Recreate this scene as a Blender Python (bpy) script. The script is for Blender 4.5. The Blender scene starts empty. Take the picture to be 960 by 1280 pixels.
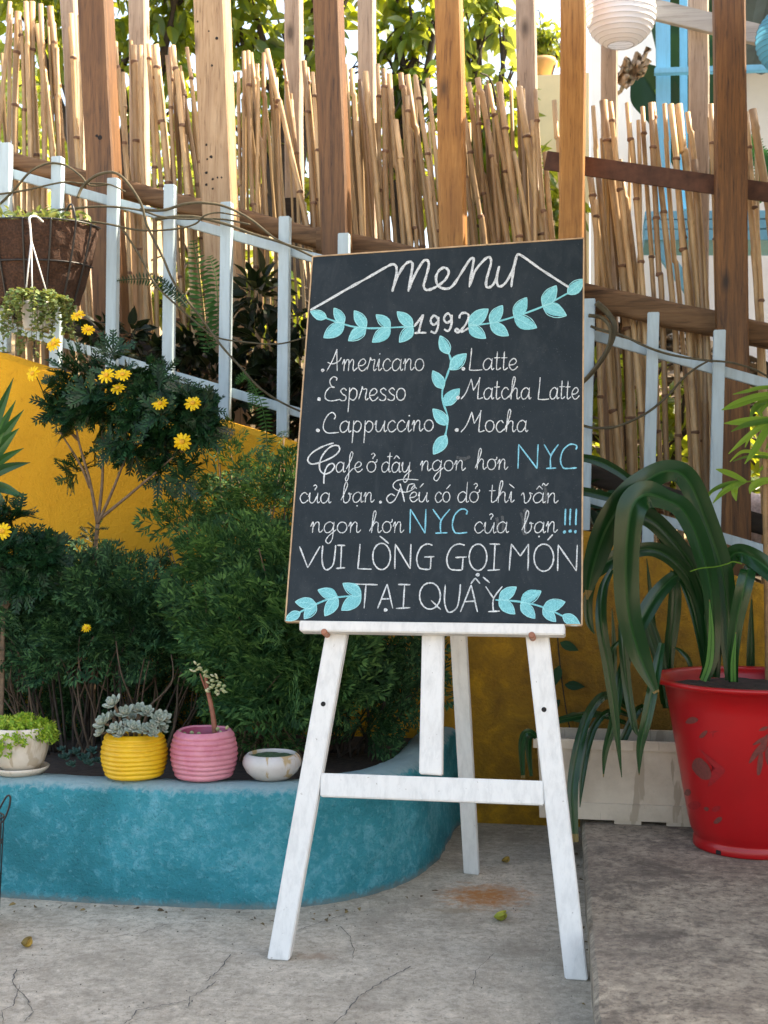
import bpy, bmesh, math, random
import numpy as np
from mathutils import Vector, Matrix, noise

R = math.radians
S = bpy.context.scene
COL = S.collection
random.seed(7)
RNG = np.random.RandomState(11)

# ------------------------------------------------------------------ camera
F, HC = 1650.0, 1.0
cam_d = bpy.data.cameras.new("camera")
cam = bpy.data.objects.new("camera", cam_d)
COL.objects.link(cam)
cam.location = (0, 0, HC)
cam.rotation_euler = (R(89.7), 0, R(9.6))
cam_d.sensor_fit = 'VERTICAL'
cam_d.sensor_height = 36.0
cam_d.lens = 36.0 * F / 1280.0
cam_d.clip_start = 0.05
cam_d.dof.use_dof = True
cam_d.dof.focus_distance = 3.2
cam_d.dof.aperture_fstop = 9.0
cam_d.clip_end = 600
S.camera = cam

# ------------------------------------------------------------------ light
SUN_EL, SUN_AZ = 45.0, 72.0          # azimuth from +Y towards +X
world = bpy.data.worlds.new("World")
S.world = world
world.use_nodes = True
wn = world.node_tree
bg = wn.nodes["Background"]
sky = wn.nodes.new("ShaderNodeTexSky")
sky.sky_type = 'NISHITA'
sky.sun_disc = False
sky.sun_elevation = R(SUN_EL)
sky.sun_rotation = R(SUN_AZ)
sky.air_density = 1.0
sky.dust_density = 3.0
sky.ozone_density = 1.0
wn.links.new(sky.outputs[0], bg.inputs[0])
bg.inputs[1].default_value = 0.15
sd = bpy.data.lights.new("sun", 'SUN')
sd.energy = 3.5
sd.angle = R(0.6)
sd.color = (1.0, 0.93, 0.82)
sun = bpy.data.objects.new("sun", sd)
COL.objects.link(sun)
sv = Vector((math.sin(R(SUN_AZ)) * math.cos(R(SUN_EL)), math.cos(R(SUN_AZ)) * math.cos(R(SUN_EL)), math.sin(R(SUN_EL))))
sun.rotation_euler = sv.to_track_quat('Z', 'Y').to_euler()
sun.location = (3, 6, 8)
S.view_settings.view_transform = 'Standard'
S.view_settings.look = 'None'
S.view_settings.gamma = 1.0
S.view_settings.exposure = 2.2
S.view_settings.use_white_balance = True
S.view_settings.white_balance_temperature = 7900
S.view_settings.white_balance_tint = 10
S.render.engine = 'CYCLES'
S.cycles.max_bounces = 6
S.cycles.diffuse_bounces = 2
S.cycles.use_fast_gi = False
S.cycles.transparent_max_bounces = 6

# ------------------------------------------------------------------ placing helpers
_CM = cam.rotation_euler.to_matrix()
_CO = Vector((0, 0, HC))
def ray(x, y):
    return _CM @ Vector(((x - 480) / F, (640 - y) / F, -1.0))
def onY(x, y, Y):
    d = ray(x, y); return _CO + d * (Y / d.y)
def onZ(x, y, Z):
    d = ray(x, y); return _CO + d * ((Z - HC) / d.z)
def onP(x, y, p, n):
    d = ray(x, y); return _CO + d * ((p - _CO).dot(n) / d.dot(n))
def pxm(Y):            # metres per photo pixel at world depth Y
    return Y / F

# ------------------------------------------------------------------ objects helpers
def tag(o, label=None, cat=None, group=None, kind=None):
    if label: o["label"] = label
    if cat: o["category"] = cat
    if group: o["group"] = group
    if kind: o["kind"] = kind
    return o
def empty(name, loc, label, cat, group=None):
    o = bpy.data.objects.new(name, None)
    COL.objects.link(o)
    o.location = loc
    o.empty_display_size = 0.05
    return tag(o, label, cat, group)

class MB:
    """collects geometry in world coordinates, links it as one mesh"""
    def __init__(s):
        s.v = []; s.f = []; s.m = []; s.n = 0
    def add(s, V, Fs, mi=0):
        V = np.asarray(V, dtype=float).reshape(-1, 3)
        s.v.append(V)
        for f in Fs:
            s.f.append(tuple(int(i) + s.n for i in f)); s.m.append(mi)
        s.n += len(V)
        return s
    def box(s, lo, hi, mi=0):
        x0, y0, z0 = lo; x1, y1, z1 = hi
        V = [(x0,y0,z0),(x1,y0,z0),(x1,y1,z0),(x0,y1,z0),(x0,y0,z1),(x1,y0,z1),(x1,y1,z1),(x0,y1,z1)]
        return s.add(V, [(0,3,2,1),(4,5,6,7),(0,1,5,4),(1,2,6,5),(2,3,7,6),(3,0,4,7)], mi)
    def hexa(s, front, back, mi=0):
        V = list(front) + list(back); n = len(front)
        Fs = [tuple(range(n)), tuple(reversed(range(n, 2*n)))]
        for i in range(n):
            j = (i + 1) % n
            Fs.append((j, i, n + i, n + j))
        return s.add(V, Fs, mi)
    def tube(s, pts, rad, sides=8, mi=0, cap=True):
        pts = [Vector(p) for p in pts]; n = len(pts)
        if not hasattr(rad, '__len__'): rad = [rad] * n
        V = []; prev = None
        for i, p in enumerate(pts):
            t = (pts[min(i+1, n-1)] - pts[max(i-1, 0)])
            if t.length < 1e-9: t = Vector((0,0,1))
            t.normalize()
            if prev is None:
                a = Vector((1,0,0)) if abs(t.x) < .8 else Vector((0,1,0))
                u = t.cross(a).normalized()
            else:
                u = (prev - t * prev.dot(t)).normalized()
            prev = u; w = t.cross(u)
            for k in range(sides):
                a = 2*math.pi*k/sides
                V.append(p + (u*math.cos(a) + w*math.sin(a)) * rad[i])
        Fs = []
        for i in range(n-1):
            for k in range(sides):
                k2 = (k+1) % sides
                Fs.append((i*sides+k, i*sides+k2, (i+1)*sides+k2, (i+1)*sides+k))
        if cap:
            Fs.append(tuple(reversed(range(sides)))); Fs.append(tuple(range((n-1)*sides, n*sides)))
        return s.add(V, Fs, mi)
    def lathe(s, prof, c, sides=48, mi=0, arc=None, sy=1.0):
        V = []; n = len(prof)
        for (r, z) in prof:
            for k in range(sides):
                a = 2*math.pi*k/sides
                V.append((c[0] + r*math.cos(a), c[1] + r*math.sin(a)*sy, c[2] + z))
        Fs = []
        for i in range(n-1):
            for k in range(sides):
                k2 = (k+1) % sides
                Fs.append((i*sides+k, i*sides+k2, (i+1)*sides+k2, (i+1)*sides+k))
        return s.add(V, Fs, mi)
    def inst(s, T, P, D, sc, roll, mi=0, up=None):
        """copies template T=(V,F): local +Y runs along D, local Z is the template's normal"""
        TV = np.asarray(T[0], float); TF = T[1]
        P = np.asarray(P, float).reshape(-1,3); D = np.asarray(D, float).reshape(-1,3); N = len(P)
        if N == 0: return s
        D = D / np.maximum(np.linalg.norm(D, axis=1, keepdims=True), 1e-9)
        ref = np.tile(np.array([0.,0.,1.]) if up is None else np.asarray(up, float), (N,1)) if (up is None or np.ndim(up) == 1) else np.asarray(up, float)
        bad = np.abs((ref*D).sum(1)) > .97
        ref[bad] = [0.3, 1., 0.1]
        X = np.cross(D, ref); X /= np.linalg.norm(X, axis=1, keepdims=True)
        Z = np.cross(X, D)
        c = np.cos(roll)[:,None]; sn = np.sin(roll)[:,None]
        X2 = X*c + Z*sn; Z2 = -X*sn + Z*c
        sc = np.broadcast_to(np.asarray(sc, float), (N,))
        out = (P[:,None,:] + sc[:,None,None]*(TV[None,:,0:1]*X2[:,None,:] + TV[None,:,1:2]*D[:,None,:] + TV[None,:,2:3]*Z2[:,None,:]))
        m = len(TV)
        s.v.append(out.reshape(-1,3))
        base = s.n
        for i in range(N):
            o = base + i*m
            for f in TF:
                s.f.append(tuple(j + o for j in f)); s.m.append(mi)
        s.n += N*m
        return s
    def build(s, name, mats, parent=None, smooth=False, bevel=0, origin=None, seg=2):
        me = bpy.data.meshes.new(name)
        V = np.concatenate(s.v) if s.v else np.zeros((0,3))
        off = np.array(origin if origin is not None else (parent.location if parent is not None else V.mean(0)))
        if parent is not None:
            q = parent; off = np.zeros(3)
            while q is not None:
                off = off + np.array(q.location); q = q.parent
        me.from_pydata((V - off).tolist(), [], s.f)
        if not isinstance(mats, (list, tuple)): mats = [mats]
        for m in mats: me.materials.append(m)
        if len(mats) > 1:
            me.polygons.foreach_set("material_index", s.m)
        if bevel:
            bm = bmesh.new(); bm.from_mesh(me)
            bmesh.ops.bevel(bm, geom=bm.edges[:], offset=bevel, segments=seg, affect='EDGES', clamp_overlap=True)
            bm.to_mesh(me); bm.free()
        if smooth:
            me.polygons.foreach_set("use_smooth", [True]*len(me.polygons))
        me.update()
        o = bpy.data.objects.new(name, me)
        COL.objects.link(o)
        if parent is not None: o.parent = parent
        else: o.location = off
        return o

def crom(pts, n=8, closed=False):
    """catmull-rom through points"""
    P = [Vector(p) for p in pts]; out = []; m = len(P)
    if m < 3:
        return [P[0].lerp(P[-1], i/n) for i in range(n+1)]
    rng = range(m) if closed else range(m-1)
    for i in rng:
        if closed: a, b, c, d = P[(i-1) % m], P[i], P[(i+1) % m], P[(i+2) % m]
        else: a, b, c, d = P[max(i-1,0)], P[i], P[i+1], P[min(i+2,m-1)]
        for k in range(n):
            t = k/n
            out.append(0.5*((2*b) + (c-a)*t + (2*a-5*b+4*c-d)*t*t + (3*b-a-3*c+d)*t**3))
    out.append(P[0].copy() if closed else P[-1].copy())
    return out

# ------------------------------------------------------------------ materials
def mat(name):
    m = bpy.data.materials.new(name); m.use_nodes = True
    nt = m.node_tree
    return m, nt, nt.nodes["Principled BSDF"]
def N(nt, t, **kw):
    n = nt.nodes.new("ShaderNode" + t)
    for k, v in kw.items():
        if k in n.inputs: n.inputs[k].default_value = v
        else: setattr(n, k, v)
    return n
def ramp(nt, fac, stops):
    r = nt.nodes.new("ShaderNodeValToRGB")
    e = r.color_ramp.elements
    while len(e) > 1: e.remove(e[-1])
    for i, (p, c) in enumerate(stops):
        el = e[0] if i == 0 else e.new(p)
        el.position = p
        el.color = (c[0], c[1], c[2], 1) if hasattr(c, '__len__') else (c, c, c, 1)
    nt.links.new(fac, r.inputs[0])
    return r.outputs[0]
def objco(nt, scale=(1,1,1), kind='Object'):
    tc = nt.nodes.new("ShaderNodeTexCoord"); mp = nt.nodes.new("ShaderNodeMapping")
    mp.inputs['Scale'].default_value = scale
    nt.links.new(tc.outputs[kind], mp.inputs[0]); return mp.outputs[0]
def noise_n(nt, co, scale, detail=6, rough=.6, dist=0):
    n = nt.nodes.new("ShaderNodeTexNoise")
    n.inputs['Scale'].default_value = scale; n.inputs['Detail'].default_value = detail
    n.inputs['Roughness'].default_value = rough; n.inputs['Distortion'].default_value = dist
    nt.links.new(co, n.inputs['Vector']); return n.outputs[0]
def mixc(nt, fac, a, b, mode='MIX'):
    x = nt.nodes.new("ShaderNodeMix"); x.data_type = 'RGBA'; x.blend_type = mode
    for sock, val in ((x.inputs[0], fac), (x.inputs[6], a), (x.inputs[7], b)):
        if hasattr(val, 'links'): nt.links.new(val, sock)
        elif hasattr(val, '__len__'): sock.default_value = (val[0], val[1], val[2], 1)
        else: sock.default_value = val
    return x.outputs[2]
def bump(nt, bs, h, strength=.4, dist=.01):
    b = nt.nodes.new("ShaderNodeBump"); b.inputs['Strength'].default_value = strength; b.inputs['Distance'].default_value = dist
    nt.links.new(h, b.inputs['Height']); nt.links.new(b.outputs[0], bs.inputs['Normal'])

def simple(name, c, rough=.6, var=.25, scale=12, bstr=0, spec=.5, co=(1,1,1)):
    m, nt, b = mat(name)
    o = objco(nt, co)
    n = noise_n(nt, o, scale)
    lo = [x*(1-var) for x in c]; hi = [min(1, x*(1+var)) for x in c]
    nt.links.new(ramp(nt, n, [(.3, lo), (.7, hi)]), b.inputs['Base Color'])
    b.inputs['Roughness'].default_value = rough
    b.inputs['Specular IOR Level'].default_value = spec
    if bstr: bump(nt, b, n, bstr, .004)
    return m

def leafmat(name, dark, mid, light, rough=.5, trans=.25, tcol=None, spec=.22):
    m, nt, b = mat(name)
    g = nt.nodes.new("ShaderNodeNewGeometry")
    col = ramp(nt, g.outputs['Random Per Island'], [(0, dark), (.55, mid), (1, light)])
    nt.links.new(col, b.inputs['Base Color'])
    b.inputs['Roughness'].default_value = rough
    b.inputs['Specular IOR Level'].default_value = spec
    if trans:
        t = nt.nodes.new("ShaderNodeBsdfTranslucent")
        tc = tcol or (light[0]*1.3, light[1]*1.2, light[2]*.6)
        t.inputs[0].default_value = (*tc, 1)
        mx = nt.nodes.new("ShaderNodeMixShader"); mx.inputs[0].default_value = trans
        nt.links.new(b.outputs[0], mx.inputs[1]); nt.links.new(t.outputs[0], mx.inputs[2])
        nt.links.new(mx.outputs[0], nt.nodes["Material Output"].inputs[0])
    return m

def woodmat(name, dark, mid, light, rough=.6, grain=150, knots=True, bstr=.25, along='Z'):
    m, nt, b = mat(name)
    sc = {'Z': (1,1,.06), 'X': (.06,1,1)}[along]
    o = objco(nt, sc)
    oi = nt.nodes.new("ShaderNodeObjectInfo")
    add = nt.nodes.new("ShaderNodeVectorMath"); add.operation = 'ADD'
    mul = nt.nodes.new("ShaderNodeMath"); mul.operation = 'MULTIPLY'; mul.inputs[1].default_value = 37.0
    nt.links.new(oi.outputs['Random'], mul.inputs[0])
    nt.links.new(o, add.inputs[0]); nt.links.new(mul.outputs[0], add.inputs[1])
    n1 = noise_n(nt, add.outputs[0], grain, 8, .65, .6)
    n2 = noise_n(nt, add.outputs[0], 26, 5, .65, 1.6)
    c1 = ramp(nt, n1, [(.36, [x*.4 for x in dark]), (.43, mid), (.64, light)])
    c2 = ramp(nt, n2, [(.36, dark), (.5, mid), (.64, light)])
    col = mixc(nt, .5, c1, c2)
    n3 = noise_n(nt, objco(nt), 3.2, 5, .6, .8)
    col = mixc(nt, ramp(nt, n3, [(.5, 0.0), (.75, .55)]), col, dark)
    if knots:
        o2 = objco(nt, (1, 1, .45) if along == 'Z' else (.45, 1, 1))
        add2 = nt.nodes.new("ShaderNodeVectorMath"); add2.operation = 'ADD'
        nt.links.new(o2, add2.inputs[0]); nt.links.new(mul.outputs[0], add2.inputs[1])
        v = nt.nodes.new("ShaderNodeTexVoronoi"); v.inputs['Scale'].default_value = 7.0
        nt.links.new(add2.outputs[0], v.inputs['Vector'])
        k = ramp(nt, v.outputs['Distance'], [(.05, .9), (.10, .45), (.17, 0.0)])
        col = mixc(nt, k, col, [x*.3 for x in dark])
    nt.links.new(col, b.inputs['Base Color'])
    b.inputs['Roughness'].default_value = rough
    bump(nt, b, n1, bstr, .004)
    return m

M = {}
WY = 4.14          # front face of the garden wall
def concrete(name, a, bcol, stain, seed=0, stain_amt=.5, dust=False):
    m, nt, b = mat(name)
    o = objco(nt)
    n1 = noise_n(nt, o, 2.0 + seed*.3, 10, .68, .15)
    n2 = noise_n(nt, o, 14, 8, .7)
    n3 = noise_n(nt, o, 190, 4, .7)
    n5 = noise_n(nt, o, 48, 10, .78, .3)
    c = ramp(nt, n1, [(.36, bcol), (.58, a)])
    c = mixc(nt, ramp(nt, n5, [(.42, .85), (.50, 0.0)]), c, [x*.75 for x in bcol])
    c = mixc(nt, ramp(nt, n5, [(.55, 0.0), (.62, .7)]), c, [min(1, x*1.22) for x in a])
    c = mixc(nt, ramp(nt, n2, [(.35, .55), (.62, 0.0)]), c, stain)
    st = noise_n(nt, o, 3.1 + seed, 10, .74, .2)
    c = mixc(nt, ramp(nt, st, [(.51, 0.0), (.60, stain_amt)]), c, stain)
    sp = ramp(nt, n3, [(.32, .4), (.42, 1.0), (.62, 1.0), (.7, 1.2)])
    c = mixc(nt, .95, c, sp, 'MULTIPLY')
    # thin hairline marks
    o2 = objco(nt, (1, 3.0, 1))
    n4 = noise_n(nt, o2, 28, 2, .5, 1.5)
    pit = ramp(nt, n4, [(.235, .35), (.27, 1.0)])
    c = mixc(nt, .7, c, pit, 'MULTIPLY')
    if dust:        # spilled orange dust, a stain of its own at one place on the floor
        def spot(p0, sc, ang, cin, fac, lo, hi, ns):
            nonlocal c
            tc = nt.nodes.new("ShaderNodeTexCoord"); mp = nt.nodes.new("ShaderNodeMapping"); mp.vector_type = 'TEXTURE'
            mp.inputs['Location'].default_value = (p0.x, p0.y, 0); mp.inputs['Scale'].default_value = (sc[0], sc[1], 1); mp.inputs['Rotation'].default_value = (0, 0, ang)
            nt.links.new(tc.outputs['Object'], mp.inputs[0])
            ln = nt.nodes.new("ShaderNodeVectorMath"); ln.operation = 'LENGTH'; nt.links.new(mp.outputs[0], ln.inputs[0])
            nn = noise_n(nt, objco(nt), ns, 8, .75)
            ad2 = nt.nodes.new("ShaderNodeMath"); ad2.operation = 'MULTIPLY_ADD'; ad2.inputs[1].default_value = 1.7
            nt.links.new(nn, ad2.inputs[0]); nt.links.new(ln.outputs['Value'], ad2.inputs[2])
            hf = nt.nodes.new("ShaderNodeMath"); hf.operation = 'MULTIPLY'; hf.inputs[1].default_value = .5
            nt.links.new(ad2.outputs[0], hf.inputs[0])
            c = mixc(nt, ramp(nt, hf.outputs[0], [(lo, fac), (hi, 0.0)]), c, cin)
        ramp_scale = .5
        spot(onZ(607, 1120, 0), (.21, .20), .75, (.46,.17,.035), .95, .48, .74, 34)
        spot(onZ(570, 1138, 0), (.16, .05), .2, (.30,.22,.13), .6, .52, .70, 20)
        spot(onZ(395, 1195, 0), (.10, .05), .2, (.34,.21,.13), .5, .52, .70, 24)
    nt.links.new(c, b.inputs['Base Color'])
    b.inputs['Roughness'].default_value = .85
    ad = nt.nodes.new("ShaderNodeMath"); ad.operation = 'ADD'
    nt.links.new(n5, ad.inputs[0]); nt.links.new(n3, ad.inputs[1])
    bump(nt, b, ad.outputs[0], .6, .007)
    return m
M['floor'] = concrete('floor_concrete', (.66,.565,.445), (.51,.43,.33), (.26,.21,.155), 0, .35, True)
M['slab'] = concrete('slab_concrete', (.54,.435,.32), (.26,.20,.15), (.11,.085,.066), 2, .7)

def plaster(name, cols, wear, scale=26, bstr=.7, wear_rng=(.5,.62), big=2.0, grime_shade=None):
    m, nt, b = mat(name)
    o = objco(nt)
    n1 = noise_n(nt, o, big, 6, .6, .6)
    n2 = noise_n(nt, o, scale, 6, .62, .8)
    n3 = noise_n(nt, o, scale*4, 4, .6)
    c = ramp(nt, n1, [(.3, cols[0]), (.7, cols[1])])
    gate = ramp(nt, n1, [(.35, .35), (.62, 1.0)])
    w = ramp(nt, n2, [(wear_rng[0], 0.0), (wear_rng[1], 1.0)])
    w2 = mixc(nt, 1.0, w, gate, 'MULTIPLY')
    c = mixc(nt, w2, c, wear)
    if grime_shade:  # brown grime, spread wider to paint in shade on the wall's right part
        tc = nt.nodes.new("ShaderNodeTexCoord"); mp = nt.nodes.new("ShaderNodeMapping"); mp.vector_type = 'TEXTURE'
        mp.inputs['Location'].default_value = grime_shade[0]; mp.inputs['Scale'].default_value = grime_shade[1]
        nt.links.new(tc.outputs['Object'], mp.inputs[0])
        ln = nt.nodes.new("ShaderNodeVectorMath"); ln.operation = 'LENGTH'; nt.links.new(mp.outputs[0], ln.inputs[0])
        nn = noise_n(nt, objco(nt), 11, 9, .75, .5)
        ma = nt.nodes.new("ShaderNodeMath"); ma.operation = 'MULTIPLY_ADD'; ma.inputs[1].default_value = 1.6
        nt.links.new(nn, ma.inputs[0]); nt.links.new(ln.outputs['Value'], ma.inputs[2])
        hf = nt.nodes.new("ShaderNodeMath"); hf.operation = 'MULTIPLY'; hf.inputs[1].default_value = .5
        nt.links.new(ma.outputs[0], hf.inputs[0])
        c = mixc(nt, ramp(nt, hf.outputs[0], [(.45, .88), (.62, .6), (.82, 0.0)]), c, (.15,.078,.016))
    nt.links.new(c, b.inputs['Base Color'])
    b.inputs['Roughness'].default_value = .8
    b.inputs['Specular IOR Level'].default_value = .3
    ad = nt.nodes.new("ShaderNodeMath"); ad.operation = 'ADD'
    nt.links.new(n2, ad.inputs[0]); nt.links.new(n3, ad.inputs[1])
    bump(nt, b, ad.outputs[0], bstr, .012)
    return m
def teal_mat():
    m, nt, b = mat('teal_plaster')
    o = objco(nt)
    big = noise_n(nt, o, 3.4, 6, .62, .5)
    n2 = noise_n(nt, o, 46, 8, .72, .4)
    n3 = noise_n(nt, o, 150, 5, .7)
    c = ramp(nt, big, [(.36, (.012,.21,.25)), (.5, (.021,.29,.35)), (.66, (.045,.36,.43))])
    ad = nt.nodes.new("ShaderNodeMath"); ad.operation = 'MULTIPLY_ADD'; ad.inputs[1].default_value = .55
    nt.links.new(big, ad.inputs[0]); nt.links.new(n2, ad.inputs[2])
    w = ramp(nt, ad.outputs[0], [(.77, 0.0), (.96, .7)])
    c = mixc(nt, w, c, (.17,.49,.58))
    c = mixc(nt, ramp(nt, n3, [(.30, .75), (.42, 0.0)]), c, (.006,.10,.14))
    c = mixc(nt, ramp(nt, n3, [(.63, 0.0), (.72, .55)]), c, (.27,.60,.68))
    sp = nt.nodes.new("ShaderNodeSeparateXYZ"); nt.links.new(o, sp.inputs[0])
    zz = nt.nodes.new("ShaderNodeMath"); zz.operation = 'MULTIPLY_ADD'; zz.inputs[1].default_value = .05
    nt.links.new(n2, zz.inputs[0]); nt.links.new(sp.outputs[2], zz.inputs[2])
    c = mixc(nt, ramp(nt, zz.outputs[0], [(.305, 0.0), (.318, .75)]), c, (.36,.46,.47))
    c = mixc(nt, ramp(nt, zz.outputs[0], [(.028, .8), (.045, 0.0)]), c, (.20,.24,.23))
    nt.links.new(c, b.inputs['Base Color']); b.inputs['Roughness'].default_value = .75
    b.inputs['Specular IOR Level'].default_value = .35
    a2 = nt.nodes.new("ShaderNodeMath"); a2.operation = 'ADD'
    nt.links.new(n2, a2.inputs[0]); nt.links.new(n3, a2.inputs[1]); bump(nt, b, a2.outputs[0], .9, .010)
    return m
M['teal'] = teal_mat()
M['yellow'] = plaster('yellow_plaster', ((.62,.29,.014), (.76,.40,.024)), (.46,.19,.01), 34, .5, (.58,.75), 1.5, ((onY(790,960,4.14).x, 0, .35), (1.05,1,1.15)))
M['soil'] = simple('soil', (.035,.024,.018), .95, .6, 60, .8)
M['earth'] = simple('earth', (.30,.23,.14), .95, .5, 8, .6)
M['houseW'] = simple('white_house_paint', (.82,.80,.76), .8, .05, 4, .1)
M['houseG'] = simple('grey_house_paint', (.62,.63,.64), .8, .08, 4, .1)

def paint(name, c, wearc, amt=.6, scale=(30,30,3)):
    m, nt, b = mat(name)
    o = objco(nt, (1,1,.12))
    n1 = noise_n(nt, o, 60, 6, .7, .3)
    o2 = objco(nt)
    n2 = noise_n(nt, o2, 7, 5, .6)
    n3 = noise_n(nt, o2, 90, 3, .6)
    col = ramp(nt, n1, [(.3, [x*.82 for x in c]), (.55, c)])
    col = mixc(nt, ramp(nt, n2, [(.5, 0.0), (.75, .35)]), col, [x*.72 for x in c])
    col = mixc(nt, ramp(nt, n3, [(.70, 0.0), (.74, amt)]), col, wearc)
    nt.links.new(col, b.inputs['Base Color'])
    b.inputs['Roughness'].default_value = .5
    bump(nt, b, n1, .15, .003)
    return m
M['easel'] = paint('white_easel_paint', (.71,.69,.655), (.22,.17,.13))
M['picket'] = paint('pale_picket_paint', (.40,.51,.57), (.2,.2,.18), .5)
M['dowel'] = simple('dowel_wood', (.34,.13,.07), .5, .25, 30)
M['black'] = simple('black_wire', (.012,.012,.013), .45, .2, 20)
M['hole'] = simple('bore_hole', (.012,.01,.01), .9, .2, 20)

def board_mat():
    m, nt, b = mat('chalkboard_black')
    o = objco(nt)
    n1 = noise_n(nt, o, 4, 7, .65, .8)
    n2 = noise_n(nt, objco(nt, (1,1,.35)), 24, 6, .7, .6)
    n3 = noise_n(nt, o, 420, 2, .5)
    c = ramp(nt, n1, [(.3, (.010,.0165,.0205)), (.7, (.021,.029,.035))])
    c = mixc(nt, ramp(nt, n2, [(.50, 0.0), (.8, .4)]), c, (.06,.07,.075))
    c = mixc(nt, ramp(nt, n3, [(.70, 0.0), (.74, .5)]), c, (.2,.21,.21))
    nt.links.new(c, b.inputs['Base Color'])
    b.inputs['Roughness'].default_value = .55
    b.inputs['Specular IOR Level'].default_value = .22
    bump(nt, b, n3, .08, .001)
    return m
M['board'] = board_mat()
def chalk(name, c, under):
    m, nt, b = mat(name)
    n = noise_n(nt, objco(nt), 520, 3, .7)
    n2 = noise_n(nt, objco(nt), 40, 3, .6)
    col = ramp(nt, n, [(.40, under), (.54, c)])
    col = mixc(nt, ramp(nt, n2, [(.45, 0.0), (.8, .5)]), col, under)
    nt.links.new(col, b.inputs['Base Color'])
    b.inputs['Roughness'].default_value = .9
    return m
M['chalkW'] = chalk('white_chalk', (.70,.73,.74), (.22,.24,.25))
M['chalkB'] = chalk('blue_chalk', (.22,.60,.74), (.07,.22,.29))
M['chalkL'] = chalk('aqua_chalk', (.20,.56,.60), (.09,.34,.38))
M['chalkO'] = chalk('pale_aqua_chalk', (.34,.68,.70), (.18,.48,.52))
M['edge'] = simple('board_edge_wood', (.42,.28,.16), .7, .3, 40)

M['postD'] = woodmat('dark_timber', (.045,.018,.006), (.125,.053,.018), (.20,.095,.034))
M['postO'] = woodmat('orange_timber', (.17,.062,.012), (.33,.14,.03), (.46,.22,.06))
M['postP'] = woodmat('pale_timber', (.24,.135,.07), (.38,.24,.13), (.48,.33,.20))
M['postR'] = woodmat('knotty_timber', (.035,.012,.004), (.13,.052,.014), (.24,.105,.032), bstr=.5)
M['postB'] = woodmat('bleached_timber', (.25,.18,.13), (.38,.29,.22), (.48,.385,.30))
M['beam'] = woodmat('rough_beam', (.045,.022,.010), (.14,.075,.036), (.25,.145,.075), .85, 40, True, .9, 'X')
M['beamD'] = woodmat('dark_beam', (.012,.010,.008), (.03,.024,.02), (.055,.045,.036), .9, 40, False, .7, 'X')
M['rust'] = simple('rusty_bar', (.085,.035,.022), .75, .45, 25, .4)
M['grey_slat'] = woodmat('grey_slat', (.25,.24,.22), (.36,.35,.33), (.45,.44,.42), .8, 40, False, .4, 'X')
M['bluewood'] = paint('sky_blue_paint', (.16,.47,.66), (.3,.4,.45), .3)
def bamboo(name, a, bcol):
    m, nt, b = mat(name)
    oi = nt.nodes.new("ShaderNodeObjectInfo")
    n = noise_n(nt, objco(nt, (1,1,.12)), 45, 6, .65, .4)
    n2 = noise_n(nt, objco(nt, (1,1,.6)), 13, 4, .6)
    c = ramp(nt, n, [(.3, bcol), (.65, a)])
    t = ramp(nt, oi.outputs['Random'], [(0, (.50,.43,.38)), (.5, (.95,.90,.85)), (1, (1.2,1.16,1.1))])
    c = mixc(nt, 1.0, c, t, 'MULTIPLY')
    c = mixc(nt, ramp(nt, n2, [(.56, 0.0), (.74, .7)]), c, (.14,.075,.045))
    nt.links.new(c, b.inputs['Base Color'])
    b.inputs['Roughness'].default_value = .42
    bump(nt, b, n, .12, .003)
    return m
M['bamboo'] = bamboo('bamboo_cane', (.58,.43,.255), (.34,.22,.115))
M['bamboo2'] = leafmat('thin_bamboo_cane', (.17,.11,.06), (.38,.265,.14), (.58,.45,.28), .5, 0)
M['bnode'] = simple('bamboo_node', (.17,.09,.055), .7, .4, 40)

# ------------------------------------------------------------------ setting
mb = MB()
mb.add([(-80,-60,0),(80,-60,0),(80,120,0),(-80,120,0)], [(0,1,2,3)])
fl = mb.build('floor', M['floor'], origin=(0,0,0)); tag(fl, kind='structure')

# raised slab on the right
e1 = onZ(727.5, 1032, .10); e2 = onZ(745, 1282, .10)
ed = (e2 - e1).normalized()
a0 = e1 - ed*(((WY-.002) - e1.y)/(-ed.y)); a1 = e2 + ed*4
nseg = 60
outer = []
for i in range(nseg+1):
    p = a0.lerp(a1, i/nseg)
    p.x += .004*noise.noise(Vector((p.y*9, 1, 3))) + .003*noise.noise(Vector((p.y*40, 1, 3)))
    outer.append(p)
mb = MB()
V = []; Fs = []
for i, p in enumerate(outer):
    V += [(p.x+.002, p.y, 0.0), (p.x, p.y, .09), (p.x+.009, p.y, .10), (5.0, p.y, .10)]
for i in range(nseg):
    o = 4*i
    for k in range(3): Fs.append((o+k, o+4+k, o+5+k, o+1+k))
mb.add(V, Fs)
sl = mb.build('raised_pavement', M['slab'], origin=(0,0,0)); tag(sl, kind='structure')

# garden wall, sloping top
w0 = onY(0, 440, WY); w1 = onY(820, 690, WY)
WS = (w1.z - w0.z)/(w1.x - w0.x)
def wtop(X): return w0.z + WS*(X - w0.x)
mb = MB()
xs = np.linspace(-4.2, 4.2, 85)
V = []; Fs = []
for X in xs:
    zt = max(wtop(X), .12) + .006*noise.noise(Vector((X*5, 0, 0)))
    yy = [WY + .006*noise.noise(Vector((X*3, z*3, 4))) for z in (0, .3, .6, .9, 1.2)]
    V += [(X, yy[0], -.05), (X, yy[2], zt*.5), (X, WY, zt-.018), (X, WY+.015, zt), (X, WY+.11, zt), (X, WY+.12, -.05)]
for i in range(len(xs)-1):
    for k in range(5):
        Fs.append((6*i+k, 6*i+6+k, 6*i+7+k, 6*i+1+k))
Fs.append((0,1,2,3,4,5)); L = 6*(len(xs)-1); Fs.append((L+5,L+4,L+3,L+2,L+1,L))
mb.add(V, Fs)
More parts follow.
